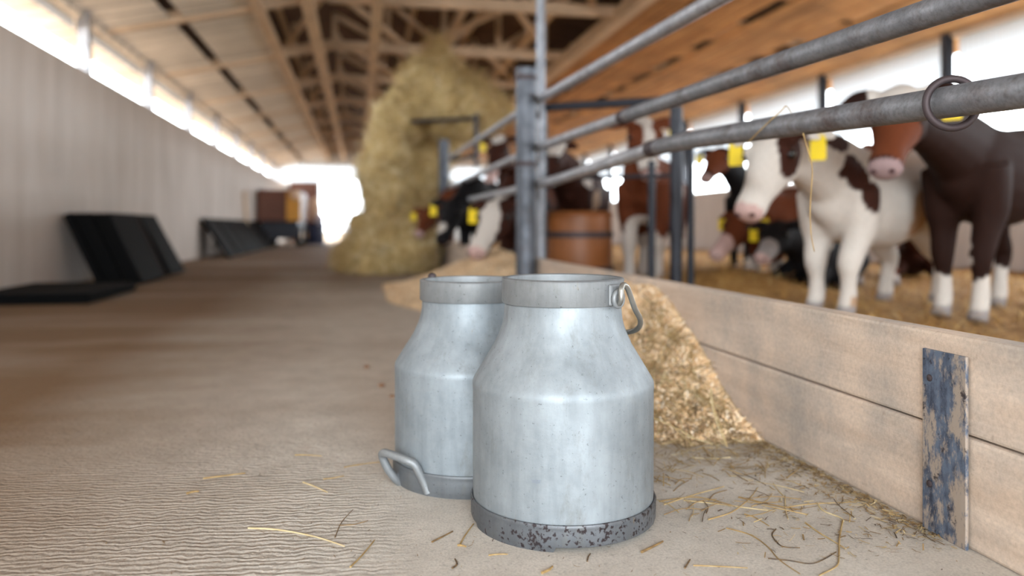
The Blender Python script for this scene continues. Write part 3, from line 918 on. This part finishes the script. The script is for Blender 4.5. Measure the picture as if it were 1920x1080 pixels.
# clods on the passage floor
for (a, b_, r) in ((687, 690, 0.010), (715, 725, 0.010), (735, 745, 0.008)):
    c = G(a, b_, 0)
    m = MB(); m.sphere((0, 0, r * 0.45), (r * 1.1, r, r * 0.6), 10, 7)
    m.v = [(v[0] * (1 + 0.3 * nz(v[1] * 90, v[2] * 90, 1)), v[1] * (1 + 0.3 * nz(v[0] * 90, v[2] * 80, 1, 4)), v[2]) for v in m.v]
    o = m.build('clod', M['clod'], smooth=True); o.location = c
    tag(o, {687: 'brown clod farthest from the rear can', 715: 'middle one of three brown clods left of the rear can', 735: 'small brown clod closest to the rear can'}[a], 'clod')

# ------------------------------------------------------------------ straw bedding in the pen
ZB = 0.08
def bed_h(x, y):
    return ZB + 0.03 * nz(x, y, 1.6, 2.2) + 0.02 * nz(x, y, 5, 5.1) + 0.16 * math.exp(-(((x - 2.35) / 0.45) ** 2 + ((y - 4.75) / 0.5) ** 2))
o = heightfield('straw_bedding', M['bed'], XB + 0.05, XR - 0.02, Y0 + 3.2, 20, 90, 240, bed_h)
tag(o, 'golden straw litter covering the calf pen floor', 'straw bedding', kind='stuff')
b = scatter_hf(14000, XB + 0.14, 5.2, 1.2, 8.0, bed_h, -1, 1.3)
nn = tangents(b, bed_h, 0.03)
o2 = ribbons('straw', M['bedstraw'], b + nn * 0.012, rand_tangent(nn, 0.25), nn, rng.uniform(0.06, 0.22, len(b)), rng.uniform(0.0025, 0.005, len(b)), rng.normal(size=len(b)) * 0.12, o)
o2['kind'] = 'stuff'

# ------------------------------------------------------------------ hay on the rack
DH = 9.4
def heap(name, blobs, label, N, voxel=0.06, cat='hay'):
    m = MB()
    for c, r in blobs: m.sphere(c, r, 20, 12)
    me = bpy.data.meshes.new('tmp'); me.from_pydata(m.v, [], m.f)
    t = bpy.data.objects.new('tmp', me); COL.objects.link(t)
    md = t.modifiers.new('r', 'REMESH'); md.mode = 'VOXEL'; md.voxel_size = voxel
    ms = t.modifiers.new('s', 'SMOOTH'); ms.iterations = 6; ms.factor = 0.6
    dg = bpy.context.evaluated_depsgraph_get()
    me2 = bpy.data.meshes.new_from_object(t.evaluated_get(dg))
    bpy.data.objects.remove(t)
    nv = len(me2.vertices)
    co = np.empty(nv * 3); me2.vertices.foreach_get('co', co); co = co.reshape(-1, 3)
    no = np.empty(nv * 3); me2.vertices.foreach_get('normal', no); no = no.reshape(-1, 3)
    dsp = np.array([0.12 * noise.noise(Vector(p) * 2.6) + 0.09 * noise.noise(Vector(p) * 6.5) + 0.04 * noise.noise(Vector(p) * 14) for p in co])
    co = co + no * dsp[:, None]
    co[:, 2] = np.maximum(co[:, 2], 0.002)
    me2.vertices.foreach_set('co', co.ravel()); me2.update()
    me2.materials.clear()
    o = link(name, me2, M['haycore'], None, True)
    tag(o, label, cat, kind='stuff')
    idx = rng.integers(0, nv, N)
    bb = co[idx] + no[idx] * 0.02 + rng.normal(size=(N, 3)) * 0.03
    bb[:, 2] = np.maximum(bb[:, 2], 0.03)
    d = rand_tangent(no[idx], 0.3)
    d[:, 2] -= 0.6 * (rng.random(N)); d = unit(d)
    s = ribbons('hay_strands', M['hay'], bb, d, unit(no[idx] + rng.normal(size=(N, 3)) * 0.3), rng.uniform(0.10, 0.34, N), rng.uniform(0.004, 0.009, N), rng.normal(size=N) * 0.1, o)
    s['kind'] = 'stuff'
    return o
def hb(x, y, D, rx, ry, rz): return (P(x, y, D), (rx, ry, rz))
heap('hay_heap', [hb(822, 128, DH, 0.17, 0.3, 0.30), hb(818, 165, DH, 0.36, 0.5, 0.36), hb(785, 200, DH, 0.34, 0.6, 0.28), hb(860, 205, DH, 0.5, 0.6, 0.34), hb(750, 232, DH, 0.27, 0.6, 0.26),
                  hb(905, 215, DH + 0.2, 0.30, 0.5, 0.24), hb(728, 280, DH - 0.1, 0.22, 0.4, 0.35), hb(715, 335, DH - 0.1, 0.27, 0.4, 0.42), hb(735, 370, DH - 0.2, 0.32, 0.4, 0.32),
                  hb(790, 355, DH + 0.05, 0.3, 0.4, 0.36), hb(760, 400, DH, 0.4, 0.5, 0.3), hb(800, 268, DH + 0.75, 0.4, 0.3, 0.35)],
     'tall peaked hay heap piled high on the rack beyond the far post', 13000)
heap('hay_mound', [hb(735, 455, 8.7, 0.50, 0.55, 0.28), hb(690, 480, 8.8, 0.30, 0.5, 0.24), hb(758, 470, 8.6, 0.32, 0.45, 0.30), hb(730, 500, 8.6, 0.45, 0.5, 0.2), hb(705, 430, 9.2, 0.28, 0.4, 0.22)],
     'low brownish mound of hay spilled on the floor under the tall heap', 6000)
# rack frame under and behind the heap
rk = empty('hay_rack', (P(830, HORIZON, DH).x, P(830, HORIZON, DH).y, 0)); rl = Vector(rk.location)
tag(rk, 'dark metal hay rack with a crossbar, half buried in the tall hay heap', 'rack')
for a, b_ in (((770, 228, DH - 0.62), (898, 222, DH - 0.62)), ((845, 300, DH - 0.45), (890, 292, DH - 0.45))):
    m = MB(); m.tube([P(*a) - rl, P(*b_) - rl], 0.022, 12); m.build('crossbar', M['dark_metal'], rk, smooth=True)
for x in (893,):
    p = P(x, 232 if x == 762 else 212, DH - 0.62) - rl
    m = MB(); m.tube([(p.x, p.y, 1.18), p], 0.026, 12); m.build('upright', M['dark_metal'], rk, smooth=True)
# ------------------------------------------------------------------ things along the left wall
def leaning(y, ln, out, ht, th, label, group=None, xoff=0.0, edge=True):
    a = Vector((XL + 0.03 + xoff, y, ht)); b = Vector((XL + out + xoff, y, 0.0))
    d = (b - a); L_ = d.length; d.normalize()
    nrm = Vector((-d.z, 0, d.x)); nrm = nrm if nrm.x > 0 else -nrm
    c = (a + b) / 2
    rt = empty('rubber_mat', (c.x, y, 0)); tag(rt, label, 'rubber mat', group)
    mt = Matrix((nrm, Vector((0, 1, 0)), d)).transposed()
    cc = c + nrm * th / 2 - Vector((c.x, y, 0)) + Vector((0, ln / 2, 0)) + UP * (th * abs(nrm.z) * 0)
    m = MB(); m.box(cc, (th, ln, L_), mt); m.build('sheet', M['rubber'], rt, bevel=0.008)
    if edge: m = MB(); m.box(cc + nrm * (th * 0.5 + 0.002) + Vector((0, ln * 0.5 - 0.04, 0)), (0.008, 0.07, L_ * 0.98), mt); m.build('edge_strip', M['rubber_edge'], rt)
    return rt
for k in range(5):
    leaning(7.15 + 0.03 * (k % 2), 0.85, 0.30, 0.60, 0.066, 'black rubber mat in the nearest stack leaning on the left wall, ' + ['innermost against the wall', 'second from the wall', 'middle one of five', 'fourth from the wall', 'outermost with paler edge'][k], 'black mats in the nearest leaning stack', xoff=0.02 + 0.075 * k, edge=(k == 4))
for k in range(4):
    leaning(8.35 + 0.03 * (k % 2), 0.62, 0.34, 0.60, 0.066, 'black mat of the short stack just behind the nearest one, ' + ['innermost against the wall', 'second from the wall', 'third from the wall', 'outermost'][k], 'black mats in the second leaning stack', xoff=0.02 + 0.075 * k, edge=False)
for k in range(6):
    leaning(13.0 + 1.15 * k, 0.95, 0.44, 0.62, 0.05, 'black mat in the distant leaning row, ' + ['nearest of the row', 'second from the near end', 'third from the near end', 'fourth from the near end', 'fifth from the near end', 'last before the brown feed cart'][k], 'black mats leaning in a row')
m = MB()
for k in range(3):
    m = MB(); c = Vector((-2.12 + 0.02 * k, 6.05 - 0.04 * k, 0.012 + 0.026 * k)); m.box((0, 0, 0), (0.74, 1.1, 0.024))
    o = m.build('flat_mat', M['rubber'], bevel=0.006); o.location = c
    tag(o, 'thin black mat lying flat by the left wall, ' + ['lowest of the pile', 'middle of the pile', 'topmost of the pile'][k], 'rubber mat', 'flat mats in a pile')
# thin plank standing at the wall
m = MB(); m.bar((0, 0, 0), (-0.1, 0, 1.28), 0.08, 0.05, Vector((0, 1, 0)))
o = m.build('wall_plank', M['beam'], bevel=0.004); o.location = (XL + 0.14, 17.7, 0)
tag(o, 'narrow brown plank leaning upright at the left wall before the feed cart', 'plank')
# brown feed cart
cy = 21.3
ct = empty('feed_cart', (-1.95, cy, 0)); tag(ct, 'red-brown box cart with yellow front standing far down the left wall', 'cart')
m = MB(); m.box((-0.02, 0.0, 1.03), (1.0, 3.0, 0.78)); m.build('box_body', M['brown'], ct, bevel=0.03)
m = MB(); m.box((-0.02, 0.0, 0.42), (0.9, 2.6, 0.44)); m.build('chassis', M['dark_metal'], ct, bevel=0.02)
for (x, y) in ((-0.36, -1.0), (0.42, -1.0), (-0.36, 1.0), (0.42, 1.0)):
    m = MB(); m.tube([(x - 0.07, y, 0.27), (x + 0.07, y, 0.27)], 0.27, 24); w = m.build('wheel', M['rubber'], ct, smooth=True, bevel=0.02)
    m = MB(); m.tube([(x - 0.075, y, 0.27), (x + 0.075, y, 0.27)], 0.12, 18); m.build('hub', M['yellow'], w, smooth=True)
m = MB(); m.box((0.34, -1.53, 1.0), (0.34, 0.04, 0.7)); m.build('yellow_panel', M['yellow'], ct, bevel=0.01)
m = MB(); m.sphere((0.40, -1.58, 1.28), 0.12); m.build('reflector', M['peach'], ct, smooth=True)
# covered sack and blue drum beside it
sk = empty('feed_sack', (-1.28, 23.2, 0.0))
tag(sk, 'pale peach sack standing on a dark blue drum beside the far doorway', 'sack')
m = MB()
m.sphere((0, 0, 0.98), (0.17, 0.17, 0.34)); m.sphere((0, 0, 1.3), (0.06, 0.06, 0.07))
m.build('bag', M['peach'], sk, smooth=True)
dr = MB(); dr.lathe([(0.02, 0), (0.26, 0), (0.28, 0.03), (0.28, 0.25), (0.295, 0.27), (0.28, 0.29), (0.28, 0.6), (0.26, 0.64), (0.02, 0.64)], 32)
o = dr.build('blue_drum', M['blue'], smooth=True); o.location = (-1.28, 23.2, 0)
tag(o, 'dark blue drum on the floor under the pale sack', 'drum')
o = empty('highlight_ball', (-1.12, 22.4, 0))  # pale ball on a stand, added in place of a round blurred highlight
tag(o, 'small pale ball added on a stand as a blurred highlight by the bright doorway', 'bucket')
m = MB(); m.sphere((0, 0, 0.72), (0.14, 0.14, 0.14)); m.build('ball', M['highlight'], o, smooth=True)
m = MB(); m.tube([(0, 0.02, 0), (0, 0.02, 0.6)], 0.02, 10); m.build('stand', M['dark_metal'], o, smooth=True)

# orange-brown barrel in the pen
bc = P(1085, HORIZON, 5.45); bc.z = 0.03
br = empty('feed_barrel', bc); tag(br, 'orange-brown round feed tub standing in the straw behind the thick post', 'tub')
m = MB(); m.lathe([(0.02, 0.0), (0.20, 0.0), (0.225, 0.04), (0.235, 0.3), (0.23, 0.55), (0.245, 0.565), (0.23, 0.58), (0.215, 0.57), (0.21, 0.06), (0.02, 0.05)], 48); m.build('shell', M['orange'], br, smooth=True)
for z in (0.18, 0.42):
    m = MB(); m.lathe([(0.225, z - 0.02), (0.243, z - 0.02), (0.243, z + 0.02), (0.225, z + 0.02)], 48, True); m.build('hoop', M['iron'], br, smooth=True)

# ------------------------------------------------------------------ calves
BRN, DBR, WHT, BLK, PNK, TAN, GRY = (0.125, 0.034, 0.013), (0.038, 0.012, 0.007), (0.60, 0.55, 0.50), (0.010, 0.009, 0.010), (0.50, 0.34, 0.31), (0.42, 0.27, 0.17), (0.30, 0.27, 0.26)
def loft(m, pts, rad, n=14, sideref=None, sub=3):
    """rad: list of (half width, half height); closed tube with elliptical rings"""
    A = spline(pts, sub)
    rr = spline([Vector((a, b, 0)) for a, b in rad], sub)
    vs, fs = [], []
    for i, p in enumerate(A):
        t = (A[min(i + 1, len(A) - 1)] - A[max(i - 1, 0)]).normalized()
        sd = sideref - t * sideref.dot(t)
        if sd.length < 1e-4: sd = t.orthogonal()
        sd.normalize(); up = sd.cross(t)
        for k in range(n):
            a = 2 * PI * k / n
            vs.append(p + sd * math.cos(a) * max(rr[i].x, 0.004) + up * math.sin(a) * max(rr[i].y, 0.004))
    L_ = len(A)
    for i in range(L_ - 1):
        for k in range(n):
            k2 = (k + 1) % n
            fs.append((i * n + k, i * n + k2, (i + 1) * n + k2, (i + 1) * n + k))
    fs.append(tuple(reversed(range(n)))); fs.append(tuple((L_ - 1) * n + k for k in range(n)))
    m.add(vs, fs)

def calf(label, rump, chest, poll, muzzle, s=1.0, base=BRN, patches=(), headp=(), legwhite=0.0, nose=PNK, blaze=None, tags=(1, -1), stance=(0.05, -0.04, -0.03, 0.06), zg=ZB, lying=False, ears=0.0):
    """rump, chest, poll, muzzle: world points on the body axis; everything else follows from them"""
    root_p = Vector(((rump.x + chest.x) / 2, (rump.y + chest.y) / 2, zg))
    rt = empty('calf', root_p); tag(rt, label, 'calf')
    R, Cc, Pl, Mz = [Vector(q) - root_p for q in (rump, chest, poll, muzzle)]
    dr = (Cc - R); ln = dr.length; dh = Vector((dr.x, dr.y, 0)).normalized()
    sd = UP.cross(dh).normalized()          # to the calf's left
    m = MB()
    def tp(t, dz): return R + dr * t + UP * dz * s
    loft(m, [tp(-0.10, 0.06), tp(-0.06, 0.05), tp(0.02, 0.03), tp(0.2, 0.01), tp(0.42, -0.02), tp(0.65, -0.02), tp(0.85, 0.0), tp(1.0, 0.0), tp(1.1, -0.01), tp(1.14, -0.01)],
         [(0.02 * s, 0.03 * s), (0.09 * s, 0.10 * s), (0.135 * s, 0.165 * s), (0.155 * s, 0.185 * s), (0.172 * s, 0.20 * s), (0.165 * s, 0.20 * s), (0.14 * s, 0.195 * s), (0.115 * s, 0.165 * s), (0.07 * s, 0.10 * s), (0.03 * s, 0.05 * s)], 18, sd)
    # neck
    ha = (Mz - Pl); hl = ha.length; ha.normalize()
    hs = ha.cross(UP)
    if hs.length < 0.2: hs = sd * -1 if True else hs
    hs.normalize()                           # head's right
    hu = hs.cross(ha).normalized()
    n0 = Cc - dh * 0.12 * s + UP * 0.05 * s
    n1 = Cc + dh * 0.03 * s + UP * 0.09 * s
    nend = Pl - hu * 0.045 * s + ha * 0.05 * s
    nm = (n1 + nend) * 0.5 + UP * 0.015 * s
    loft(m, [n0, n1, nm, nend], [(0.11 * s, 0.16 * s), (0.105 * s, 0.15 * s), (0.078 * s, 0.105 * s), (0.066 * s, 0.075 * s)], 14, sd)
    # head
    def hp_(t, a=0.0, b=0.0): return Pl + ha * hl * t + hs * a * s + hu * b * s
    loft(m, [hp_(-0.12, 0, -0.02), hp_(-0.06, 0, -0.015), hp_(0.08, 0, -0.018), hp_(0.28, 0, -0.026), hp_(0.5, 0, -0.024), hp_(0.72, 0, -0.02), hp_(0.88, 0, -0.018), hp_(0.98, 0, -0.018), hp_(1.02, 0, -0.018)],
         [(0.02 * s, 0.02 * s), (0.055 * s, 0.05 * s), (0.080 * s, 0.078 * s), (0.086 * s, 0.090 * s), (0.068 * s, 0.074 * s), (0.051 * s, 0.056 * s), (0.055 * s, 0.050 * s), (0.048 * s, 0.042 * s), (0.02 * s, 0.018 * s)], 16, hs)
    for q in (-1, 1):                        # brows and cheeks
        m.sphere(hp_(0.27, 0.066 * q, 0.022), 0.028 * s, 10, 8)
        m.sphere(hp_(0.33, 0.040 * q, -0.055), 0.045 * s, 10, 8)
    # ears
    etips = {}
    for q in (-1, 1):
        e0, e1_, e2_, e3 = hp_(0.05, 0.060 * q, 0.018), hp_(0.03, 0.105 * q, 0.020 + ears * 0.03), hp_(0.03, 0.155 * q, 0.008 + ears * 0.05), hp_(0.05, 0.205 * q, -0.015 + ears * 0.06)
        loft(m, [e0, e1_, e2_, e3], [(0.022 * s, 0.020 * s), (0.040 * s, 0.016 * s), (0.042 * s, 0.014 * s), (0.010 * s, 0.009 * s)], 12, ha)
        etips[q] = e2_
    # legs
    if not lying:
        for q, off in ((1, stance[0]), (-1, stance[1])):
            b_ = Cc + sd * 0.085 * q * s - dh * 0.02 * s
            zt = Cc.z
            gp = lambda f, z: Vector((b_.x, b_.y, 0)) + dh * f * s + UP * z
            loft(m, [gp(-0.02, zt + 0.02 * s), gp(-0.03, zt * 0.76), gp(-0.02 + off * 0.4, zt * 0.60), gp(0.005 + off * 0.8, zt * 0.43), gp(off * 0.95, zt * 0.30), gp(off, zt * 0.155), gp(off + 0.015, zt * 0.075), gp(off + 0.035, 0.0)],
                 [(0.07 * s, 0.10 * s), (0.066 * s, 0.085 * s), (0.050 * s, 0.058 * s), (0.043 * s, 0.046 * s), (0.030 * s, 0.032 * s), (0.033 * s, 0.036 * s), (0.034 * s, 0.036 * s), (0.040 * s, 0.048 * s)], 12, sd)
        for q, off in ((1, stance[2]), (-1, stance[3])):
            b_ = R + sd * 0.10 * q * s + dh * 0.06 * s
            zt = R.z
            gp = lambda f, z: Vector((b_.x, b_.y, 0)) + dh * f * s + UP * z
            loft(m, [gp(0.0, zt + 0.02), gp(0.03, zt * 0.86), gp(0.075 + off * 0.2, zt * 0.72), gp(0.02 + off * 0.5, zt * 0.55), gp(-0.075 + off * 0.8, zt * 0.42), gp(-0.055 + off, zt * 0.26), gp(-0.045 + off, zt * 0.13), gp(-0.035 + off, zt * 0.07), gp(-0.01 + off, 0.0)],
                 [(0.08 * s, 0.14 * s), (0.088 * s, 0.13 * s), (0.078 * s, 0.10 * s), (0.052 * s, 0.066 * s), (0.036 * s, 0.048 * s), (0.029 * s, 0.033 * s), (0.034 * s, 0.036 * s), (0.034 * s, 0.036 * s), (0.040 * s, 0.048 * s)], 12, sd)
    else:
        for q in (-1, 1):
            f0 = Cc + sd * 0.10 * q * s - dh * 0.05 * s - UP * 0.1 * s
            f1 = f0 + dh * 0.20 * s + sd * 0.03 * q; f1.z = 0.06
            f2 = f1 - dh * 0.16 * s + sd * 0.02 * q; f2.z = 0.035
            loft(m, [f0, f1, f2], [(0.07 * s, 0.08 * s), (0.045 * s, 0.045 * s), (0.03 * s, 0.03 * s)], 12, sd)
            g0 = R + sd * 0.12 * q * s + dh * 0.1 * s
            g1 = g0 + dh * 0.18 * s + sd * 0.05 * q; g1.z = 0.10
            g2 = g1 + dh * 0.16 * s; g2.z = 0.035
            loft(m, [g0, g1, g2], [(0.11 * s, 0.13 * s), (0.06 * s, 0.06 * s), (0.03 * s, 0.03 * s)], 12, sd)
    # tail
    t0 = tp(-0.07, 0.10)
    loft(m, [t0, t0 - dh * 0.05 * s - UP * 0.05 * s, t0 - dh * 0.075 * s - UP * 0.2 * s, t0 - dh * 0.07 * s - UP * 0.36 * s], [(0.026 * s, 0.026 * s), (0.024 * s, 0.022 * s), (0.018 * s, 0.018 * s), (0.03 * s, 0.03 * s)], 10, sd)
    me = bpy.data.meshes.new('tmp'); me.from_pydata(m.v, [], m.f)
    bm = bmesh.new(); bm.from_mesh(me); bmesh.ops.recalc_face_normals(bm, faces=bm.faces); bm.to_mesh(me); bm.free()
    t = bpy.data.objects.new('tmp', me); COL.objects.link(t)
    md = t.modifiers.new('r', 'REMESH'); md.mode = 'VOXEL'; md.voxel_size = 0.0115 * s
    ms = t.modifiers.new('s', 'SMOOTH'); ms.iterations = 5; ms.factor = 0.5
    dg = bpy.context.evaluated_depsgraph_get()
    me2 = bpy.data.meshes.new_from_object(t.evaluated_get(dg))
    bpy.data.objects.remove(t)
    nv = len(me2.vertices)
    co = np.empty(nv * 3, dtype=np.float32); me2.vertices.foreach_get('co', co); co = co.reshape(-1, 3)
    col = np.ones((nv, 4), dtype=np.float32)
    seed = (hash(label) % 97) * 0.31 if False else sum(map(ord, label)) % 97 * 0.31
    # marking centres: (t along trunk, side, up, radius, colour) and on the head (t, side, up, radius, colour)
    pc = [(R + dr * t_ + sd * a * s + UP * b_ * s, r * s, c) for t_, a, b_, r, c in patches]
    hc = [(hp_(t_, a, b_), r * s, c) for t_, a, b_, r, c in headp]
    for i in range(nv):
        p = Vector(co[i])
        w = noise.noise(p * 9 / s + Vector((seed, 0, 0))) * 0.045 * s + noise.noise(p * 24 / s + Vector((0, seed, 0))) * 0.015 * s
        c = base
        for q, r, k in pc:
            if (p - q).length + w < r: c = k
        rel = p - Pl
        th = rel.dot(ha) / hl; ts_ = rel.dot(hs) / s; tu = rel.dot(hu) / s
        onhead = -0.2 < th < 1.15 and abs(ts_) < 0.12 and abs(tu + 0.02) < 0.13
        if onhead and blaze and abs(ts_) + w < blaze * (0.7 + 0.6 * th) and tu > -0.03: c = WHT
        for q, r, k in hc:
            if (p - q).length + w * 0.5 < r: c = k
        if onhead and th > 0.93 + w * 0.5: c = nose
        if p.z < legwhite + w and not lying: c = WHT
        if p.z < 0.045 * s and not lying: c = GRY
        col[i, :3] = c
    a = me2.attributes.new('coat', 'FLOAT_COLOR', 'POINT')
    a.data.foreach_set('color', col.ravel())
    me2.materials.clear()
    body = link('body', me2, M['coat'], rt, True)
    for q in (-1, 1):
        m = MB(); m.sphere(hp_(0.30, 0.083 * q, 0.012), 0.0165 * s, 12, 8); m.build('eye', M['eye'], rt, smooth=True)
        m = MB(); m.sphere(hp_(1.005, 0.026 * q, -0.006), (0.010 * s, 0.010 * s, 0.008 * s), 10, 6); m.build('nostril', M['nostril'], rt, smooth=True)
    for q in tags:
        e = etips[q]
        m = MB()
        dd = (e - Pl); dd.z = 0; dd.normalize()
        # plate hangs below the ear, facing along the head
        fx = ha.copy(); fx.z = 0
        if fx.length < 0.2: fx = hu.copy(); fx.z = 0
        fx.normalize(); sx = UP.cross(fx).normalized()
        cpl = e - UP * 0.045 * s + fx * 0.018 * s
        outl = [(-0.020, 0.036), (0.020, 0.036), (0.026, 0.024), (0.029, -0.042), (0.024, -0.050), (-0.024, -0.050), (-0.029, -0.042), (-0.026, 0.024)]
        vs = [cpl + sx * x * s + UP * z * s + fx * o_ for o_ in (-0.002, 0.002) for x, z in outl]
        k = len(outl)
        m.add(vs, [tuple(reversed(range(k))), tuple(range(k, 2 * k))] + [(i, (i + 1) % k, (i + 1) % k + k, i + k) for i in range(k)])
        m.tube([e - fx * 0.012 * s, e - UP * 0.012 * s + fx * 0.02 * s], 0.007 * s, 8)
        m.build('ear_tag', M['tagm'], rt)
    return rt

Z = lambda p, z: Vector((p.x, p.y, z))
# 1 white calf, the nearest, three-quarter view facing left
calf('white calf with brown flecks standing side on in the straw, head lowered to the left',
     Z(P(1718, HORIZON, 4.3), 0.68), Z(P(1560, HORIZON, 3.72), 0.66), P(1462, 255, 3.42), P(1396, 400, 3.22), 1.25, WHT,
     patches=[(1.12, 0.06, 0.24, 0.09, DBR), (1.05, 0.14, 0.10, 0.075, DBR), (0.95, 0.16, -0.02, 0.05, DBR), (0.9, 0.14, 0.22, 0.06, DBR), (0.45, 0.2, -0.1, 0.10, TAN), (1.0, 0.1, -0.42, 0.06, TAN)],
     headp=[(0.22, -0.09, 0.0, 0.065, DBR), (0.42, -0.09, -0.02, 0.05, DBR), (0.0, -0.1, 0.02, 0.05, DBR)], nose=PNK, tags=(1, -1), stance=(0.06, -0.02, 0.0, 0.06))
# 2 brown calf at the right
calf('dark brown calf with white poll standing nearest the right, muzzle toward the white calf',
     Z(P(1935, HORIZON, 4.05), 0.78), Z(P(1800, HORIZON, 3.55), 0.76), P(1690, 180, 3.1), P(1655, 318, 2.88), 1.2, (0.02, 0.0075, 0.005),
     patches=[(1.1, 0.0, -0.28, 0.08, WHT)], headp=[(0.02, 0.0, 0.06, 0.10, WHT), (0.6, 0.0, 0.0, 0.11, BRN)], legwhite=0.20, nose=(0.30, 0.21, 0.21), tags=(-1,))
# 3 brown calf behind the white one
calf('brown calf whose back shows over the lowest rail behind the white calf',
     Z(P(1575, HORIZON, 6.1), 0.86), Z(P(1640, HORIZON, 5.5), 0.84), P(1725, 250, 5.35), P(1790, 345, 5.2), 1.22, BRN, patches=[(0.5, 0.0, 0.25, 0.10, BRN)], legwhite=0.1, tags=(1,))
# 4 red-brown calf facing the camera in the middle
calf('red-brown calf with white legs facing the camera left of the gate post',
     Z(P(1240, HORIZON, 6.1), 0.78), Z(P(1205, HORIZON, 5.35), 0.78), P(1205, 232, 5.10), P(1222, 330, 4.86), 1.28, BRN,
     patches=[(0.9, 0.0, -0.30, 0.14, WHT), (0.5, 0.1, 0.0, 0.1, WHT)], headp=[(0.0, 0.0, 0.06, 0.06, WHT), (0.75, 0.05, 0.02, 0.06, WHT)], legwhite=0.36, blaze=0.02, tags=(-1,))
# 5 brown calf turned away by the thick post
calf('brown and white calf standing behind the zinc pole with head turned left',
     Z(P(1105, HORIZON, 7.2), 0.82), Z(P(1070, HORIZON, 6.4), 0.82), P(1040, 275, 6.1), P(1002, 372, 5.9), 1.15, DBR,
     patches=[(0.95, 0.12, 0.1, 0.10, WHT), (0.8, -0.15, 0.1, 0.08, WHT), (0.7, 0.15, -0.1, 0.09, TAN)], headp=[(0.1, -0.06, 0.05, 0.07, WHT)], legwhite=0.15, tags=())
# 6 calf with its head through the rails, eating
calf('brown calf with broad white blaze eating from the feed pile through the rails',
     Z(P(1005, HORIZON, 6.5), 0.70), Z(P(975, HORIZON, 5.75), 0.66), P(940, 385, 5.35), P(888, 474, 5.0), 1.3, DBR,
     patches=[(0.6, 0.12, 0.1, 0.12, BRN)], blaze=0.05, nose=PNK, tags=(1, -1), legwhite=0.2)
# 7 black calf next to it
calf('black calf with pale muzzle eating left of the white-blazed calf',
     Z(P(925, HORIZON, 7.9), 0.72), Z(P(888, HORIZON, 7.2), 0.70), P(852, 380, 6.85), P(826, 452, 6.55), 1.2, BLK,
     headp=[(0.75, 0.03, 0.03, 0.05, WHT)], nose=BLK, tags=(1, -1), legwhite=0.1)
# 8 brown calf farther down the row
calf('brown calf feeding farthest down the row, beside the hay mound',
     Z(P(895, HORIZON, 9.4), 0.74), Z(P(856, HORIZON, 8.6), 0.72), P(806, 395, 8.1), P(784, 440, 7.8), 1.1, BRN, nose=PNK, tags=(1, -1))
# 9 standing brown calf looking over the middle rail
calf('brown calf with white forehead standing tall between the two posts',
     Z(P(985, HORIZON, 9.5), 0.88), Z(P(955, HORIZON, 8.7), 0.90), P(938, 262, 8.3), P(915, 345, 8.0), 1.2, DBR,
     headp=[(0.02, 0.0, 0.06, 0.07, WHT), (0.8, 0.0, 0.0, 0.08, PNK)], nose=PNK, tags=(1,))
# 10 red-brown calf head behind the slim gate post, dark body
calf('black-bodied calf with red-brown face behind the white calf\'s head, two yellow tags',
     Z(P(1425, HORIZON, 7.3), 0.76), Z(P(1395, HORIZON, 6.5), 0.74), P(1352, 285, 6.2), P(1320, 335, 5.95), 1.1, BLK, headp=[(0.5, 0.0, 0.0, 0.14, BRN)], tags=(1, -1), legwhite=0.1)
# 11 brown calf with head down in the straw
calf('brown calf with head down in the straw under the white calf\'s chin',
     Z(P(1490, HORIZON, 6.0), 0.62), Z(P(1435, HORIZON, 5.4), 0.56), P(1398, 405, 5.05), P(1338, 478, 4.80), 1.0, BRN, headp=[(0.8, 0.0, 0.0, 0.10, PNK)], nose=PNK, tags=(-1, 1), legwhite=0.2)
# 12 black calf lying in the straw
calf('black and white calf lying in the straw behind the white calf\'s front legs',
     Z(P(1580, HORIZON, 5.3), 0.30), Z(P(1505, HORIZON, 4.95), 0.32), P(1462, 425, 4.75), P(1425, 485, 4.55), 1.0, BLK, patches=[(0.9, 0.1, 0.1, 0.10, WHT)], headp=[(0.85, 0.0, 0.0, 0.10, GRY)], nose=PNK, tags=(1,), lying=True)
# 13 dark calf lying farther back
calf('dark brown calf lying farther back under the white calf\'s belly',
     Z(P(1700, HORIZON, 6.9), 0.30), Z(P(1715, HORIZON, 6.2), 0.32), P(1680, 405, 5.9), P(1655, 470, 5.7), 1.0, DBR, headp=[(0.6, 0.0, 0.0, 0.10, WHT)], tags=(), lying=True)
